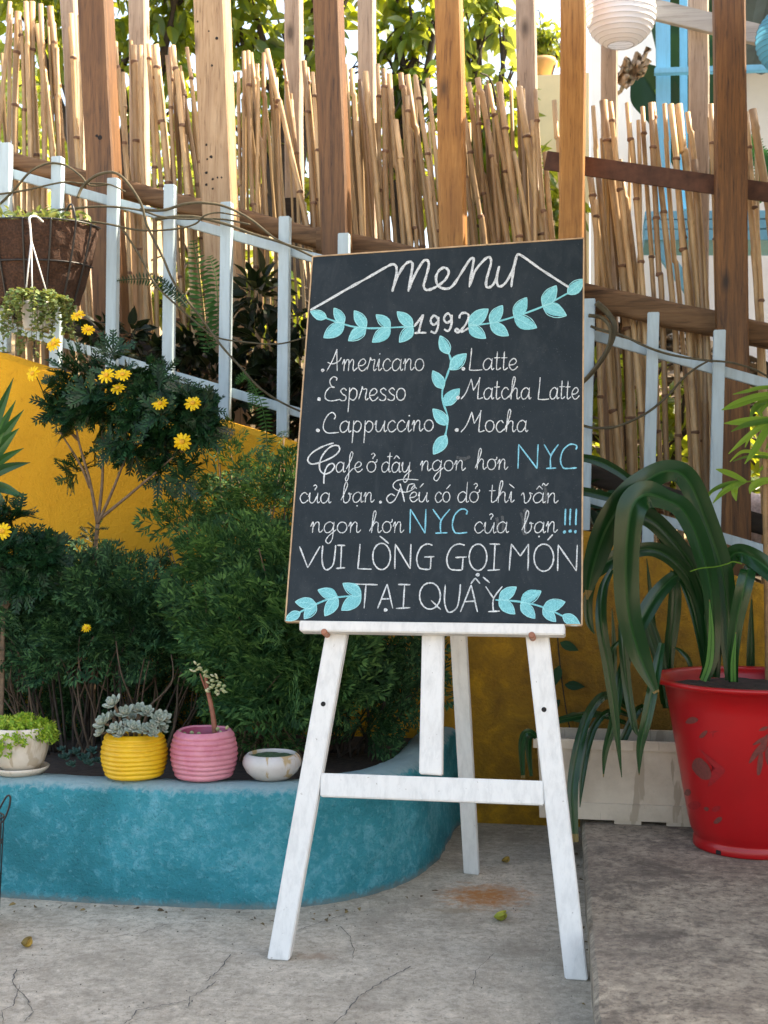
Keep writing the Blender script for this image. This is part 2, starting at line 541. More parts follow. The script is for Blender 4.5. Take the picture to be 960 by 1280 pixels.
gw = mb.build('garden_wall', M['yellow'], smooth=False, origin=(0,WY,0))
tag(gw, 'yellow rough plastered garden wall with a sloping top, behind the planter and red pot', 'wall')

# terrain behind the wall
mb = MB()
gx = np.linspace(-14, 14, 71); gy = np.concatenate([np.linspace(WY+.121, 5.4, 8), np.linspace(5.8, 60, 30)])
V = []; Fs = []
for j, Y in enumerate(gy):
    for X in gx:
        xx = max(-3.5, min(2.6, X))
        z = wtop(xx) - .22 + .04*noise.noise(Vector((X*1.5, Y*1.5, 0)))
        q = max(0., min(1., (Y-5.5)/2.2)); z += 1.25*q*q*(3-2*q) + .25*q*noise.noise(Vector((X*.8, Y*.8, 3)))
        V.append((X, Y, z))
nx = len(gx)
for j in range(len(gy)-1):
    for i in range(nx-1):
        Fs.append((j*nx+i, j*nx+i+1, (j+1)*nx+i+1, (j+1)*nx+i))
mb.add(V, Fs)
tr = mb.build('terrain', M['earth'], smooth=True, origin=(0,4,0)); tag(tr, kind='structure')

# ------------------------------------------------------------------ turquoise planter
gpx = [(-420,1100),(-200,1110),(0,1122),(100,1128),(200,1133),(330,1137),(400,1131),(470,1117),(520,1097),(550,1071),(566,1040)]
gp = [onZ(x, y, 0) for x, y in gpx]
gp.append(Vector((gp[-1].x + .015, (WY-.003), 0)))
path = crom(gp, 14)
# resample evenly
def resample(P, step):
    out = [P[0].copy()]; acc = 0
    for a, b in zip(P, P[1:]):
        d = (b-a).length; t = step - acc
        while t <= d:
            out.append(a.lerp(b, t/d)); t += step
        acc = d - (t - step)
    return out
path = resample(path, .0075)
path[-1].y = (WY-.003)
RIM, SOIL = .298, .262
mb = MB(); V = []; Fs = []
rows = 44; nP = len(path)
TH = .13
inner = []
prof = [(0,0.0)] + [(0.012*k/rows, RIM*.97*k/rows) for k in range(1, rows)] + [(.018, RIM*.97), (.03, RIM), (.06, RIM+.003), (TH-.02, RIM-.001), (TH, RIM-.02), (TH, 0.15)]
for i, p in enumerate(path):
    t = (path[min(i+1,nP-1)] - path[max(i-1,0)]).normalized()
    nin = Vector((-t.y, t.x, 0))
    for (o, z) in prof:
        q = p + nin*o
        k = .006*noise.noise(Vector((q.x*6, q.y*6, z*6))) + .0035*noise.noise(Vector((q.x*22, q.y*22, z*22)))
        k += .0016*noise.noise(Vector((q.x*70, q.y*70, z*70))) + .0013*noise.noise(Vector((q.x*130, q.y*130, z*130)))
        q = q - nin*k
        zz = z + (.004*noise.noise(Vector((q.x*8, q.y*8, 9))) if z > .2 else 0)
        V.append((q.x, min(q.y, (WY-.002)), zz))
    inner.append(p + nin*(TH-.004))
m = len(prof)
for i in range(nP-1):
    for k in range(m-1):
        Fs.append((i*m+k, (i+1)*m+k, (i+1)*m+k+1, i*m+k+1))
mb.add(V, Fs)
pl = empty('raised_planter', (-1.2, 3.6, 0), 'long low turquoise planter with a rounded end, rough worn paint, under the shrubs', 'planter')
pw_ = mb.build('planter_wall', M['teal'], None, smooth=True, origin=(-1.2, 3.6, 0)); pw_.parent = pl; pw_.location = (0,0,0)
mb = MB(); V = []; Fs = []
for q in inner:
    V += [(q.x, min(q.y,WY-.01), SOIL), (q.x-.0, (WY-.005), SOIL)]
for i in range(len(inner)-1):
    Fs.append((2*i, 2*i+2, 2*i+3, 2*i+1))
mb.add(V, Fs)
mb.build('soil', M['soil'], pl)

# ------------------------------------------------------------------ white picket fence
FY = WY + .018
fence = empty('picket_fence', (0, FY, 1.0), 'pale blue white picket fence stepping down along the yellow wall top', 'fence')
tops = [(-69,160),(5,178),(70,195),(140,222),(211,230),(282,252),(355,270),(429,291),(505,312),(583,332),(660,352),(737,373),(817,390),(900,412),(985,437),(1072,462)]
for i, (x, y) in enumerate(tops):
    lean = .012 if x < 500 else .023
    t = onY(x, y, FY)
    pw = .0178
    zb = max(wtop(t.x) + .004, .2)
    dx = -lean*(t.z - zb)
    mb = MB()
    fr = [Vector((t.x-pw+dx, FY, zb)), Vector((t.x+pw+dx, FY, zb)), Vector((t.x+pw, FY, t.z)), Vector((t.x-pw, FY, t.z))]
    mb.hexa(fr, [v + Vector((0,.034,0)) for v in fr])
    mb.build('picket', M['picket'], fence, bevel=.002)
def rail(px0, px1, half, y0, thick, name, mt, par, x_ext=(0,0), bev=.002, sub=1):
    a = onY(px0[0], px0[1], y0); b = onY(px1[0], px1[1], y0)
    d = (b-a)/(b.x-a.x)
    a = a - d*x_ext[0]; b = b + d*x_ext[1]
    up = Vector((-(b-a).normalized().z, 0, (b-a).normalized().x))*half
    mb = MB()
    fr = [a-up, b-up, b+up, a+up]
    mb.hexa(fr, [v + Vector((0,thick,0)) for v in fr])
    return mb.build(name, mt, par, bevel=bev)
rail((12,216),(958,479), .0155, FY+.036, .022, 'rail', M['picket'], fence, (.4,.5))
rail((219,470),(903,672), .0155, FY+.036, .022, 'rail', M['picket'], fence, (1.0,.5))

# ------------------------------------------------------------------ timber and bamboo fence behind
PY, BY, CY, QY = 4.60, 4.71, 4.83, 5.02
bf = empty('bamboo_fence', (0, 4.75, 1.0), 'tall fence of thick timber posts and dry bamboo canes with sloping beams', 'fence')
def post(l0, r0, y0, l1, r1, y1, Y, mt, thick=.09, ztop=None, zbot=None, name='post'):
    """edges of the post at two photo heights, carried on to ztop and zbot"""
    A0 = onY(l0, y0, Y); B0 = onY(r0, y0, Y); A1 = onY(l1, y1, Y); B1 = onY(r1, y1, Y)
    c0 = (A0+B0)/2; c1 = (A1+B1)/2; w = ((B0-A0).length + (B1-A1).length)/4
    d = (c0-c1)/(c0.z-c1.z)
    zt = ztop if ztop is not None else c0.z
    zb = zbot if zbot is not None else wtop(c1.x) - .25
    mb = MB(); n = 14; secs = []
    V = []; Fs = []
    for i in range(n+1):
        z = zb + (zt-zb)*i/n
        c = c1 + d*(z-c1.z)
        j = .004*noise.noise(Vector((c.x*9, z*3, 1)))
        w2 = w*(1 + .04*noise.noise(Vector((c.x*7, z*2.2, 5))))
        ch = .006
        V += [(c.x-w2+ch+j, Y, z), (c.x+w2-ch+j, Y, z), (c.x+w2+j, Y+ch, z), (c.x+w2+j, Y+thick, z), (c.x-w2+j, Y+thick, z), (c.x-w2+j, Y+ch, z)]
    for i in range(n):
        for k in range(6):
            k2 = (k+1) % 6
            Fs.append((6*i+k, 6*i+k2, 6*i+6+k2, 6*i+6+k))
    Fs.append((5,4,3,2,1,0)); Fs.append(tuple(6*n+k for k in range(6)))
    mb.add(V, Fs)
    return mb.build(name, mt, bf)
ZT = 3.4
post(97,130,0, 106,143,210, PY, M['postD'], ztop=ZT)
post(240.5,279,0, 252,291,250, PY, M['postP'], ztop=ZT)
post(391,424,0, 401,434,300, PY, M['postD'], ztop=ZT)
post(543,576,0, 549,581,305, PY, M['postO'], ztop=ZT)
post(701,732,0, 698,730,297, PY, M['postO'], ztop=ZT)
post(893,932,0, 897,937,430, PY, M['postR'], ztop=ZT)
post(-60,-26,0, -52,-16,180, PY, M['postD'], ztop=ZT)
post(1075,1112,0, 1072,1108,430, PY, M['postR'], ztop=ZT)
post(73,94,0, 86,102,200, QY, M['postB'], .05, ztop=ZT)
post(160,181,0, 162,183,220, QY, M['postB'], .05, ztop=ZT)
post(355,375.5,0, 356,376.5,248, QY, M['postB'], .05, ztop=ZT, zbot=onY(366,262,QY).z)
post(447,467,0, 449,470,300, QY, M['postB'], .05, ztop=ZT)
post(646,667,0, 647,676,300, QY, M['postB'], .05, ztop=ZT)
post(751,772,58, 752,773,395, QY, M['postB'], .05, ztop=ZT)
post(862,886,0, 861,887,300, QY, M['postB'], .05, ztop=ZT)
def holes(spec, Y):
    for (x, y, rpx) in spec:
        c = onY(x, y, Y); mb = MB(); rr_ = rpx*pxm(Y)
        V = [(c.x, Y-.0009, c.z)] + [(c.x+rr_*math.cos(k*math.pi/5)*random.uniform(.8,1.15), Y-.0009, c.z+rr_*math.sin(k*math.pi/5)*random.uniform(.8,1.2)) for k in range(10)]
        mb.add(V, [(0, 1+k, 1+(k+1) % 10) for k in range(10)]); mb.build('nail_hole', M['hole'], bf)
holes([(247,27,1.5),(261,39,1.2),(271,48,2),(265,82,1.5),(258,181,1.6),(264,196,2.2),(259,199,1.5),(258,216,2),(266,224,1.6),(272,222,1.3),(258,231,1.8),(266,236,1.5),(277,222,1.3)], PY)
holes([(125,172,3.2),(121,170,2)], PY)
def beam(pa, pb, half, Y, thick, mt, name, ext=(0,0), rough=.008, n=60):
    a = onY(pa[0], pa[1], Y); b = onY(pb[0], pb[1], Y); d = (b-a)/(b.x-a.x)
    a = a - d*ext[0]; b = b + d*ext[1]
    mb = MB(); V = []; Fs = []
    K = 10
    for i in range(n+1):
        c = a.lerp(b, i/n) + Vector((0, thick/2, 0))
        for k in range(K):
            an = 2*math.pi*(k+.5)/K
            sx = math.copysign(abs(math.sin(an))**.5, math.sin(an)); cx = math.copysign(abs(math.cos(an))**.5, math.cos(an))
            r = 1 + (rough/half)*noise.noise(Vector((c.x*6, k*1.7, half*100)))
            V.append((c.x, c.y + cx*thick/2*min(r,1), c.z + sx*half*r))
    for i in range(n):
        for k in range(K):
            k2 = (k+1) % K
            Fs.append((i*K+k, (i+1)*K+k, (i+1)*K+k2, i*K+k2))
    Fs.append(tuple(range(K))); Fs.append(tuple(reversed([n*K+k for k in range(K)])))
    mb.add(V, Fs)
    return mb.build(name, mt, bf, smooth=True)
beam((30,203),(390,295), .036, BY, .085, M['beam'], 'beam', (.6, .05))
beam((395,297),(900,405), .047, BY, .085, M['beam'], 'beam', (0, .9))
beam((60,398),(900,640), .038, BY, .06, M['beamD'], 'beam', (.6,.9))
# rusty flat bar on the right
rail((682,200),(960,240), .033, 4.70, .012, 'metal_bar', M['rust'], bf, (0,.8), .001)
# short block below a back post
mb = MB(); a = onY(345,278,QY); b = onY(377,246,QY)
mb.box((a.x, QY-.005, a.z-.05), (b.x, QY+.09, b.z-.002)); mb.build('block', M['beamD'], bf, bevel=.004)

canes = [(11,2,1,170,6),(14,10,9,195,5.5),(21,15,21,200,9),(33,2,37,205,7),(41,2,45,210,8),(50,5,54,200,7),(47,30,66,200,8),(63,8,80,220,9),(62,20,74,200,6),(85,17,103,225,7),(96,20,101,120,4.5),
 (136,55,141,225,6),(142,52,147,230,7),(148,52,157,230,5.5),(170,57,172,240,8),(176,57,180,240,6),(185,55,193,245,6),(190,57,203,245,5.5),(195,57,211,245,8),(211,60,216,240,6),(217,57,235,250,7),(221,120,240,250,6),(225,90,247,240,6),(234,59,244,150,5),
 (304,64,305,255,5.5),(309,64,318,260,6),(314,66,331,265,5.5),(331,66,328,260,6),(334,62,386,285,6.5),(354,75,378,250,4.5),(378,76,395,280,6.5),(383,85,399,270,4.5),(288,160,293,255,4.5),
 (430,85,437,290,4.5),(428,110,445,295,5.5),(442,86,452,290,6.5),(457,90,475,295,7.5),(468,80,478,300,5.5),(479,86,488,300,7),(489,92,502,300,7),(494,150,513,305,7),(503,91,526,305,7),(511,94,538,305,7),(518,95,542,240,6),(533,98,547,190,5.5),(535,220,546,305,5.5),
 (579,125,602,300,6.5),(587,103,617,300,6.5),(600,98,632,302,7.5),(614,105,641,300,5.5),(620,103,653,302,7.5),(638,190,661,300,6),(649,108,679,300,8.5),(670,112,684,300,5.5),(682,190,695,300,6.5),(695,125,700,180,6),(579,180,592,300,6.5),
 (742,132,757,360,5.5),(735,220,755,360,8),(757,125,779,362,10),(761,128,790,362,6.5),(750,215,764,360,6.5),(773,200,797,365,6.5),(786,128,804,368,6.5),(803,133,817,370,5.5),(813,128,826,370,6.5),(818,128,839,372,7),(829,130,851,375,5.5),(837,130,861,378,7.5),(849,130,874,380,9),(859,140,884,380,6.5),(888,130,896,345,6.5),(931,170,947,360,7),(942,137,962,260,9.5),(935,140,943,240,5),
 (870,200,878,380,8),(26,25,29,200,5.5),(57,30,56,205,6),(71,60,78,210,5),(151,90,160,235,5),(206,70,222,245,5),(229,120,236,245,5.5),(298,90,300,255,5),(322,80,322,260,5),(345,110,352,275,5),
 (388,90,404,285,5),(449,100,466,295,5),(484,110,494,300,5),(509,120,520,305,5.5),(595,115,609,300,5.5),(609,150,624,302,5),(664,150,671,300,5),(768,180,783,362,6),(795,150,800,366,5),(845,200,866,380,6),(742,250,748,360,6)]
for i, (x0, y0, x1, y1, w) in enumerate(canes):
    Y = CY + .06*((i*7) % 5)/4 - .02
    a = onY(x0, y0, Y); b = onY(x1, y1, Y)
    ext = 1.4
    d = (b-a).normalized()
    b2 = b + Vector((d.x*.6, d.y, d.z)).normalized()*ext
    zmin = wtop(b2.x) - .26
    if b2.z < zmin: b2 = b + (b2-b)*max(.05, (b.z-zmin)/(b.z-b2.z))
    L = (b-a).length + (b2-b).length
    r0 = w*pxm(Y)/2*1.10
    nodes = []; z = random.uniform(.05, .2)
    while z < L: nodes.append(z); z += random.uniform(.2, .46)
    ss = sorted(set([0, L] + [q for nd in nodes for q in (nd-.012, nd-.005, nd, nd+.006, nd+.013) if 0 < q < L] + list(np.linspace(0, L, 12)[1:-1])))
    kn = random.uniform(1.08, 1.5); bend = random.uniform(-.010, .010); ph = random.uniform(0, 6)
    pts = []; rad = []; kinds = []
    L1 = (b-a).length
    for s_ in ss:
        p = a.lerp(b, s_/L1) if s_ <= L1 else b.lerp(b2, (s_-L1)/max(1e-6, L-L1))
        zk = sum(1 for nd in nodes if nd < s_); p = p + Vector((bend*math.sin(s_*4+ph) + .003*((zk*2654435761+i*97) % 7 - 3)/3, .004*math.sin(s_*3+ph), 0))
        dn = min([abs(s_-nd) for nd in nodes] + [9])
        k = kn if dn < .003 else (1.1 if dn < .008 else 1.0)
        pts.append(p); rad.append(r0*k*(.92+.12*s_/L)); kinds.append(dn < (.008 if kn > 1.25 else .003))
    mb = MB(); mb.tube(pts, rad, 8)
    mb.m = [1 if (fi//8 < len(kinds)-1 and kinds[fi//8] and kinds[min(fi//8+1, len(kinds)-1)]) else 0 for fi in range(len(mb.f))]
    mb.build('cane', [M['bamboo'], M['bnode']], bf, smooth=True)

mb = MB(); rc = random.Random(21)
for k in range(120):
    x = rc.uniform(-40, 980)
    if x > 735 and rc.random() < .72: continue
    yt = (40 + .1*x if x < 560 else 95 + .09*(x-560)) + rc.uniform(-8, 70)
    if x < 110: yt = rc.uniform(5, 70)
    Y = CY + rc.uniform(.05, .11); w_ = rc.uniform(3.0, 5.2)*pxm(Y)/2
    yb = 215 + .27*x
    a = onY(x, yt, Y); b = onY(x + rc.uniform(2, 22), yb, Y); d = (b-a).normalized()
    e = b + d*rc.uniform(.5, 1.0); e.z = max(e.z, wtop(e.x)-.2)
    pts = [a.lerp(e, q/7) + Vector((rc.uniform(-.004,.004), 0, 0)) for q in range(8)]
    mb.tube(pts, [w_*(1.12 if q % 3 == 1 else 1) for q in range(8)], 6)
o_ = mb.build('thin_canes', M['bamboo2'], bf, smooth=True); o_['kind'] = 'stuff'

# ------------------------------------------------------------------ easel
FLp, FRp = onZ(347, 1201, 0), onZ(720.5, 1226, 0)
ex = (FRp - FLp); ex.z = 0; ex.normalize()
nh = Vector((ex.y, -ex.x, 0))
if nh.y > 0: nh = -nh
LEAN = R(17.5)
en = (nh*math.cos(LEAN) + Vector((0,0,1))*math.sin(LEAN)).normalized()
eu = (Vector((0,0,1))*math.cos(LEAN) - nh*math.sin(LEAN)).normalized()
E0 = (FLp + FRp)/2
def ep(x, y, off=0.0): return onP(x, y, E0 + en*off, en)
easel = empty('easel', E0, 'white painted wooden A-frame easel standing on the concrete floor, holding the menu board', 'easel')
def eprism(name, pxs, off, thick, mt=None, bev=.0025, par=easel):
    fr = [ep(x, y, off) for x, y in pxs]
    mb = MB(); mb.hexa(fr, [p - en*thick for p in fr])
    return mb.build(name, mt or M['easel'], par, bevel=bev)
def line_x(xa, ya, xb, yb, y): return xa + (xb-xa)*(y-ya)/(yb-ya)
# front legs run on behind the board
def leg_px(l0, r0, y0, l1, r1, y1, ytop):
    return [(l1, y1), (r1, y1), (line_x(r0,y0,r1,y1,ytop), ytop), (line_x(l0,y0,l1,y1,ytop), ytop)]
def fleg(l0, r0, y0, l1, r1, y1, ytop):
    q = leg_px(l0, r0, y0, l1, r1, y1, ytop)
    fr = [ep(x, y, 0) for x, y in q]
    bk = [p - en*.026 for p in fr]
    for i in (0, 1):            # feet cut level with the floor
        fr[i] = fr[i] + eu*(.001 - fr[i].z)/eu.z
        bk[i] = bk[i] + eu*(.001 - bk[i].z)/eu.z
    mb = MB(); mb.hexa(fr, bk)
    return mb.build('leg', M['easel'], easel, bevel=.0025)
lg1 = fleg(407,434,790, 333.5,361,1200, 420)
lg2 = fleg(657,686,797, 706,735,1226, 440)
eprism('crossbar', [(400,995.5),(680,1006.5),(680,976),(400,966)], -.001, .022)
eprism('centre_post', [(523.5,967),(552.5,969),(558,480),(534,480)], -.002, .024)
eprism('ledge', [(374,788.5),(706,793.5),(706,780),(374,775.5)], .034, .036)
# rear leg
rt0 = ep(545, 490, -.045); rt1 = ep(566, 490, -.045)
rb0 = onZ(579.5, 1092, .001); rb1 = onZ(598.5, 1094, .001)
mb = MB(); fr = [rb0, rb1, rt1, rt0]
mb.hexa(fr, [p - nh*.03 for p in fr]); mb.build('leg', M['easel'], easel, bevel=.002)
# pegs and bore holes
for (x, y) in ((409,793.5),(666,797.5)):
    c = ep(x, y, .0); mb = MB()
    mb.tube([c + en*.001 - en*.02, c + en*.034, c + en*.037], [.0075,.0075,.0055], 14)
    mb.build('peg', M['dowel'], easel, smooth=False)
for (x, y) in ((404,880),(680,887)):
    c = ep(x, y, .0); mb = MB()
    mb.tube([c - en*.004, c + en*.0006], [.0058,.0058], 14)
    mb.build('bore_hole', M['hole'], easel)

# ------------------------------------------------------------------ menu board
BO = .016
bd = empty('menu_chalkboard', ep(545, 770, BO), 'black chalkboard menu with white handwriting and aqua leaf garlands on the white easel', 'menu board')
bc = [(357,776.5),(727,781),(729.5,298),(391,321)]
fr = [ep(x, y, BO) for x, y in bc]
mb = MB(); mb.hexa(fr, [p - en*.011 for p in fr]); mb.m = [0] + [1]*5
mb.build('panel', [M['board'], M['edge']], bd, bevel=0)
# thin wooden edging, proud of the panel
cen = sum(fr, Vector())/4
for i in range(4):
    a, b = fr[i], fr[(i+1) % 4]
    t = (b-a).normalized(); nin = (cen-(a+b)/2); nin = (nin - t*nin.dot(t)).normalized()
    o = .0022
    q = [a - nin*o, b - nin*o, b + nin*.0012, a + nin*.0012]
    q = [p + en*.0015 for p in q]
    mb = MB(); mb.hexa(q, [p - en*.0135 for p in q]); mb.build('edging', M['edge'], bd)

GCNT = [0]
def ribbon(mb, pts_px, w_px, n=6, smooth=True, taper=False):
    GCNT[0] += 1
    base = BO + .0012 + (GCNT[0] % 9)*.00007
    P2 = crom([Vector((x, y, 0)) for x, y in pts_px], n) if smooth else None
    if P2 is None:
        P2 = []
        q = [Vector((x, y, 0)) for x, y in pts_px]
        for a, b in zip(q, q[1:]):
            for k in range(4): P2.append(a.lerp(b, k/4))
        P2.append(q[-1])
    m = len(P2)
    V = []; Fs = []
    ph = random.uniform(0, 50)
    for i, p in enumerate(P2):
        t = P2[min(i+1,m-1)] - P2[max(i-1,0)]
        if t.length < 1e-6: t = Vector((1,0,0))
        t.normalize(); nn = Vector((-t.y, t.x, 0))
        w = w_px/2*(1 + .5*noise.noise(Vector((i*.35+ph, 0, 0))))
        if i == 0 or i == m-1: w *= .6
        jx = .12*noise.noise(Vector((i*.4, ph, 2))); jy = .12*noise.noise(Vector((i*.4, ph, 7)))
        off = base + .00009*i/m
        for s_ in (-1, 1):
            x = p.x + nn.x*w*s_ + jx; y = p.y + nn.y*w*s_ + jy
            V.append(ep(x, y, off))
    for i in range(m-1): Fs.append((2*i, 2*i+1, 2*i+3, 2*i+2))
    mb.add(V, Fs)
def dot(mb, x, y, r):
    GCNT[0] += 1
    off = BO + .0012 + (GCNT[0] % 9)*.00007
    n = 10; V = [ep(x, y, off)]; Fs = []
    for k in range(n):
        a = 2*math.pi*k/n; rr = r*random.uniform(.82, 1.12)
        V.append(ep(x+rr*math.cos(a), y+rr*math.sin(a), off))
    for k in range(n): Fs.append((0, 1+k, 1+(k+1) % n))
    mb.add(V, Fs)
def leaf2d(mb, base, tip, wr=.30, bendv=.0):
    GCNT[0] += 1
    off = BO + .0010 + (GCNT[0] % 9)*.00006
    b = Vector((*base, 0)); t = Vector((*tip, 0)); d = t-b; Ln = d.length; d.normalize(); nn = Vector((-d.y, d.x, 0))
    V = []; Fs = []; n = 12
    for i in range(n+1):
        s_ = i/n
        w = Ln*wr*(math.sin(math.pi*s_**.85)**.8)*(1-.12*s_)
        c = b + d*Ln*s_ + nn*bendv*Ln*math.sin(math.pi*s_)
        for sd_ in (-1, 1):
            x = c.x + nn.x*w*sd_; y = c.y + nn.y*w*sd_
            V.append(ep(x + .25*random.uniform(-1,1), y + .25*random.uniform(-1,1), off))
    for i in range(n): Fs.append((2*i, 2*i+1, 2*i+3, 2*i+2))
    mb.add(V, Fs)
    L_.append((base, tip))

L_ = []
def ell(cx, cy, rx, ry, a0=90, a1=450, n=12):
    return [(cx+rx*math.cos(R(a0+(a1-a0)*k/n)), cy+ry*math.sin(R(a0+(a1-a0)*k/n))) for k in range(n+1)]
BOWL = [(.76,.80),(.5,1.0),(.18,.80),(.07,.42),(.2,.06),(.45,.04),(.68,.3),(.78,.65)]
STEM = [(.80,1.0),(.77,.35),(.84,.03),(1.0,.16)]
G = {
 'a': (1.0, [BOWL, STEM]),
 'b': (.95, [[(.0,.25),(.3,1.0),(.5,1.7),(.38,2.0),(.24,1.6),(.2,.6),(.28,.06),(.55,.04),(.76,.4),(.72,.92),(.62,.85),(.92,.85)]]),
 'c': (.78, [[(.68,.78),(.45,1.0),(.16,.78),(.07,.4),(.25,.04),(.5,.03),(.78,.3)]]),
 'd': (1.0, [BOWL, [(.82,1.9),(.78,.35),(.85,.03),(1.0,.14)]]),
 'đ': (1.0, [BOWL, [(.82,1.9),(.78,.35),(.85,.03),(1.0,.14)], [(.55,1.5),(1.05,1.52)]]),
 'e': (.82, [[(.1,.42),(.5,.5),(.68,.78),(.44,1.0),(.14,.74),(.09,.35),(.32,.02),(.58,.06),(.82,.32)]]),
 'f': (.8, [[(.05,.3),(.38,1.0),(.62,1.7),(.48,1.95),(.34,1.5),(.32,.2),(.28,-.6),(.1,-.85),(.03,-.6),(.3,-.1),(.75,.4)]]),
 'g': (1.0, [BOWL, [(.80,1.0),(.76,.1),(.72,-.55),(.48,-.95),(.24,-.75),(.42,-.3),(1.0,.3)]]),
 'h': (1.0, [[(-.02,.15),(.3,1.0),(.46,1.75),(.34,1.95),(.22,1.5),(.16,.0)], [(.17,.5),(.45,.95),(.68,.85),(.68,.3),(.78,.03),(1.0,.25)]]),
 'i': (.48, [[(.02,.35),(.2,1.0),(.18,.25),(.27,.03),(.48,.25)], 'dot']),
 'I0': (.48, [[(.02,.35),(.2,1.0),(.18,.25),(.27,.03),(.48,.25)]]),
 'm': (1.3, [[(.0,.55),(.15,.97),(.18,.7),(.16,.0)], [(.17,.5),(.4,.95),(.56,.82),(.54,.0)], [(.55,.5),(.8,.95),(.95,.82),(.93,.25),(1.02,.03),(1.3,.3)]]),
 'n': (.95, [[(.0,.55),(.15,.97),(.18,.7),(.15,.0)], [(.17,.5),(.42,.95),(.62,.85),(.62,.28),(.72,.03),(.95,.28)]]),
 'o': (.9, [ell(.42,.5,.36,.49)]),
 'ơ': (.95, [ell(.42,.5,.36,.49), [(.66,.88),(.84,.98),(.86,1.2)]]),
 'p': (.95, [[(.16,1.05),(.15,.0),(.12,-.95)], [(.15,.6),(.4,.98),(.74,.82),(.76,.35),(.5,.02),(.17,.2)]]),
 'r': (.8, [[(.0,.1),(.2,.85),(.25,1.12),(.34,.9),(.62,.92),(.55,.3),(.62,.03),(.8,.2)]]),
 's': (.72, [[(.62,.82),(.4,1.0),(.15,.8),(.3,.55),(.6,.35),(.55,.05),(.28,.0),(.06,.12)]]),
 't': (.6, [[(.22,1.6),(.2,.3),(.3,.03),(.58,.22)], [(-.04,1.06),(.5,1.08)]]),
 'u': (1.0, [[(.0,.6),(.12,1.0),(.1,.3),(.25,.03),(.5,.12),(.74,.7)], STEM]),
 'v': (.85, [[(.0,.75),(.14,1.0),(.24,.6),(.28,.06),(.52,.12),(.72,.65),(.62,1.0),(.85,.88)]]),
 'y': (.98, [[(.0,.6),(.12,1.0),(.1,.35),(.25,.05),(.5,.12),(.76,.7)], [(.80,1.0),(.76,.1),(.7,-.6),(.45,-.95),(.24,-.75),(.42,-.3),(.98,.2)]]),
 'SA': (1.25, [[(-.05,.0),(.4,.9),(.75,1.85)], [(.72,1.85),(.78,.9),(.85,.02)], [(.0,.75),(.4,.62),(.9,.8),(1.15,1.15)]]),
 'SE': (1.2, [[(.95,1.62),(.95,1.85),(.65,1.92),(.4,1.6),(.55,1.2),(.8,1.08),(.45,1.08),(.12,.7),(.08,.25),(.35,.02),(.8,.0),(1.25,.1)]]),
 'SC': (1.35, [[(.9,1.2),(1.0,1.5),(.75,1.8),(.4,1.6),(.1,1.0),(.06,.4),(.35,.03),(.8,.0),(1.35,.05)]]),
 'SL': (1.15, [[(.15,1.9),(.12,1.0),(.05,.0)], [(.05,.0),(.5,-.03),(1.15,.02)]]),
 'SM': (1.9, [[(-.1,.0),(.35,.6),(.75,1.75)], [(.75,1.75),(1.0,.75)], [(1.0,.75),(1.45,1.6),(1.52,1.9)], [(1.5,1.85),(1.42,.3),(1.5,.03),(1.9,.15)]]),
}
CAPS = {
 'N': [[(.02,0),(.05,1)],[(.05,1),(.9,.0)],[(.9,.0),(.95,1)]],
 'Y': [[(.0,1),(.48,.52)],[(1,1),(.48,.52),(.46,.0)],[(.15,.0),(.85,.02)]],
 'C': [[(.95,.78),(.98,.95),(.6,1.0),(.2,.75),(.05,.35),(.2,.04),(.5,.0),(1.0,.03)]],
 'V': [[(.0,1),(.4,.0)],[(.4,.0),(1,1)]],
 'U': [[(.08,1),(.03,.4),(.2,.02),(.5,.0),(.8,.2),(.92,.6),(.98,1.02)]],
 'I': [[(.5,1),(.48,.0)],[(.1,1),(.9,1.0)],[(.0,.0),(1,.03)]],
 'i': [[(.6,1),(.5,.0)],[(.0,.0),(1,.03)],[(.15,1.0),(1.0,.99)]],
 'L': [[(.2,1),(.05,.02)],[(.05,.02),(1,.0)]],
 'O': [ell(.5,.5,.48,.5,100,460,14)],
 'G': [[(.9,.95),(.6,1.0),(.25,.85),(.04,.45),(.15,.08),(.45,.0),(.75,.0)],[(.45,.48),(1.0,.5)],[(.82,.48),(.78,.0)]],
 'M': [[(.0,.0),(.1,1)],[(.1,1),(.55,.55)],[(.55,.55),(.95,1)],[(.95,1),(.92,.0)]],
 'T': [[(.0,1),(1,.97)],[(.55,1),(.47,.0)]],
 'A': [[(.0,.0),(.6,1)],[(.6,1),(.95,.0)],[(.2,.38),(.82,.4)]],
 'Q': [ell(.5,.52,.48,.5,100,460,14), [(.55,.35),(1.0,.0)]],
 '!': [[(.5,1),(.45,.3)]],
}
def mark(kind, cx, cy, s_):
    """diacritics, px size s_"""
    if kind == 'hook': return [[(cx-.25*s_, cy-.22*s_),(cx, cy-.38*s_),(cx+.18*s_, cy-.15*s_),(cx-.02*s_, cy+.08*s_),(cx-.06*s_, cy+.28*s_)]]
    if kind == 'circ': return [[(cx-.35*s_, cy+.2*s_),(cx, cy-.25*s_)],[(cx, cy-.25*s_),(cx+.38*s_, cy+.18*s_)]]
    if kind == 'acute': return [[(cx-.2*s_, cy+.25*s_),(cx+.3*s_, cy-.3*s_)]]
    if kind == 'grave': return [[(cx-.32*s_, cy-.28*s_),(cx+.25*s_, cy+.2*s_)]]
    if kind == 'tilde': return [[(cx-.4*s_, cy+.15*s_),(cx-.2*s_, cy-.18*s_),(cx+.1*s_, cy+.08*s_),(cx+.42*s_, cy-.2*s_)]]
COMP = {'ở': ('ơ', ['hook']), 'â': ('a', ['circ']), 'ủ': ('u', ['hook']), 'ạ': ('a', ['dotb']), 'ế': ('e', ['circ','acute2']), 'ó': ('o', ['acute']),
        'ì': ('I0', ['grave']), 'ẫ': ('a', ['circ','tilde2'])}
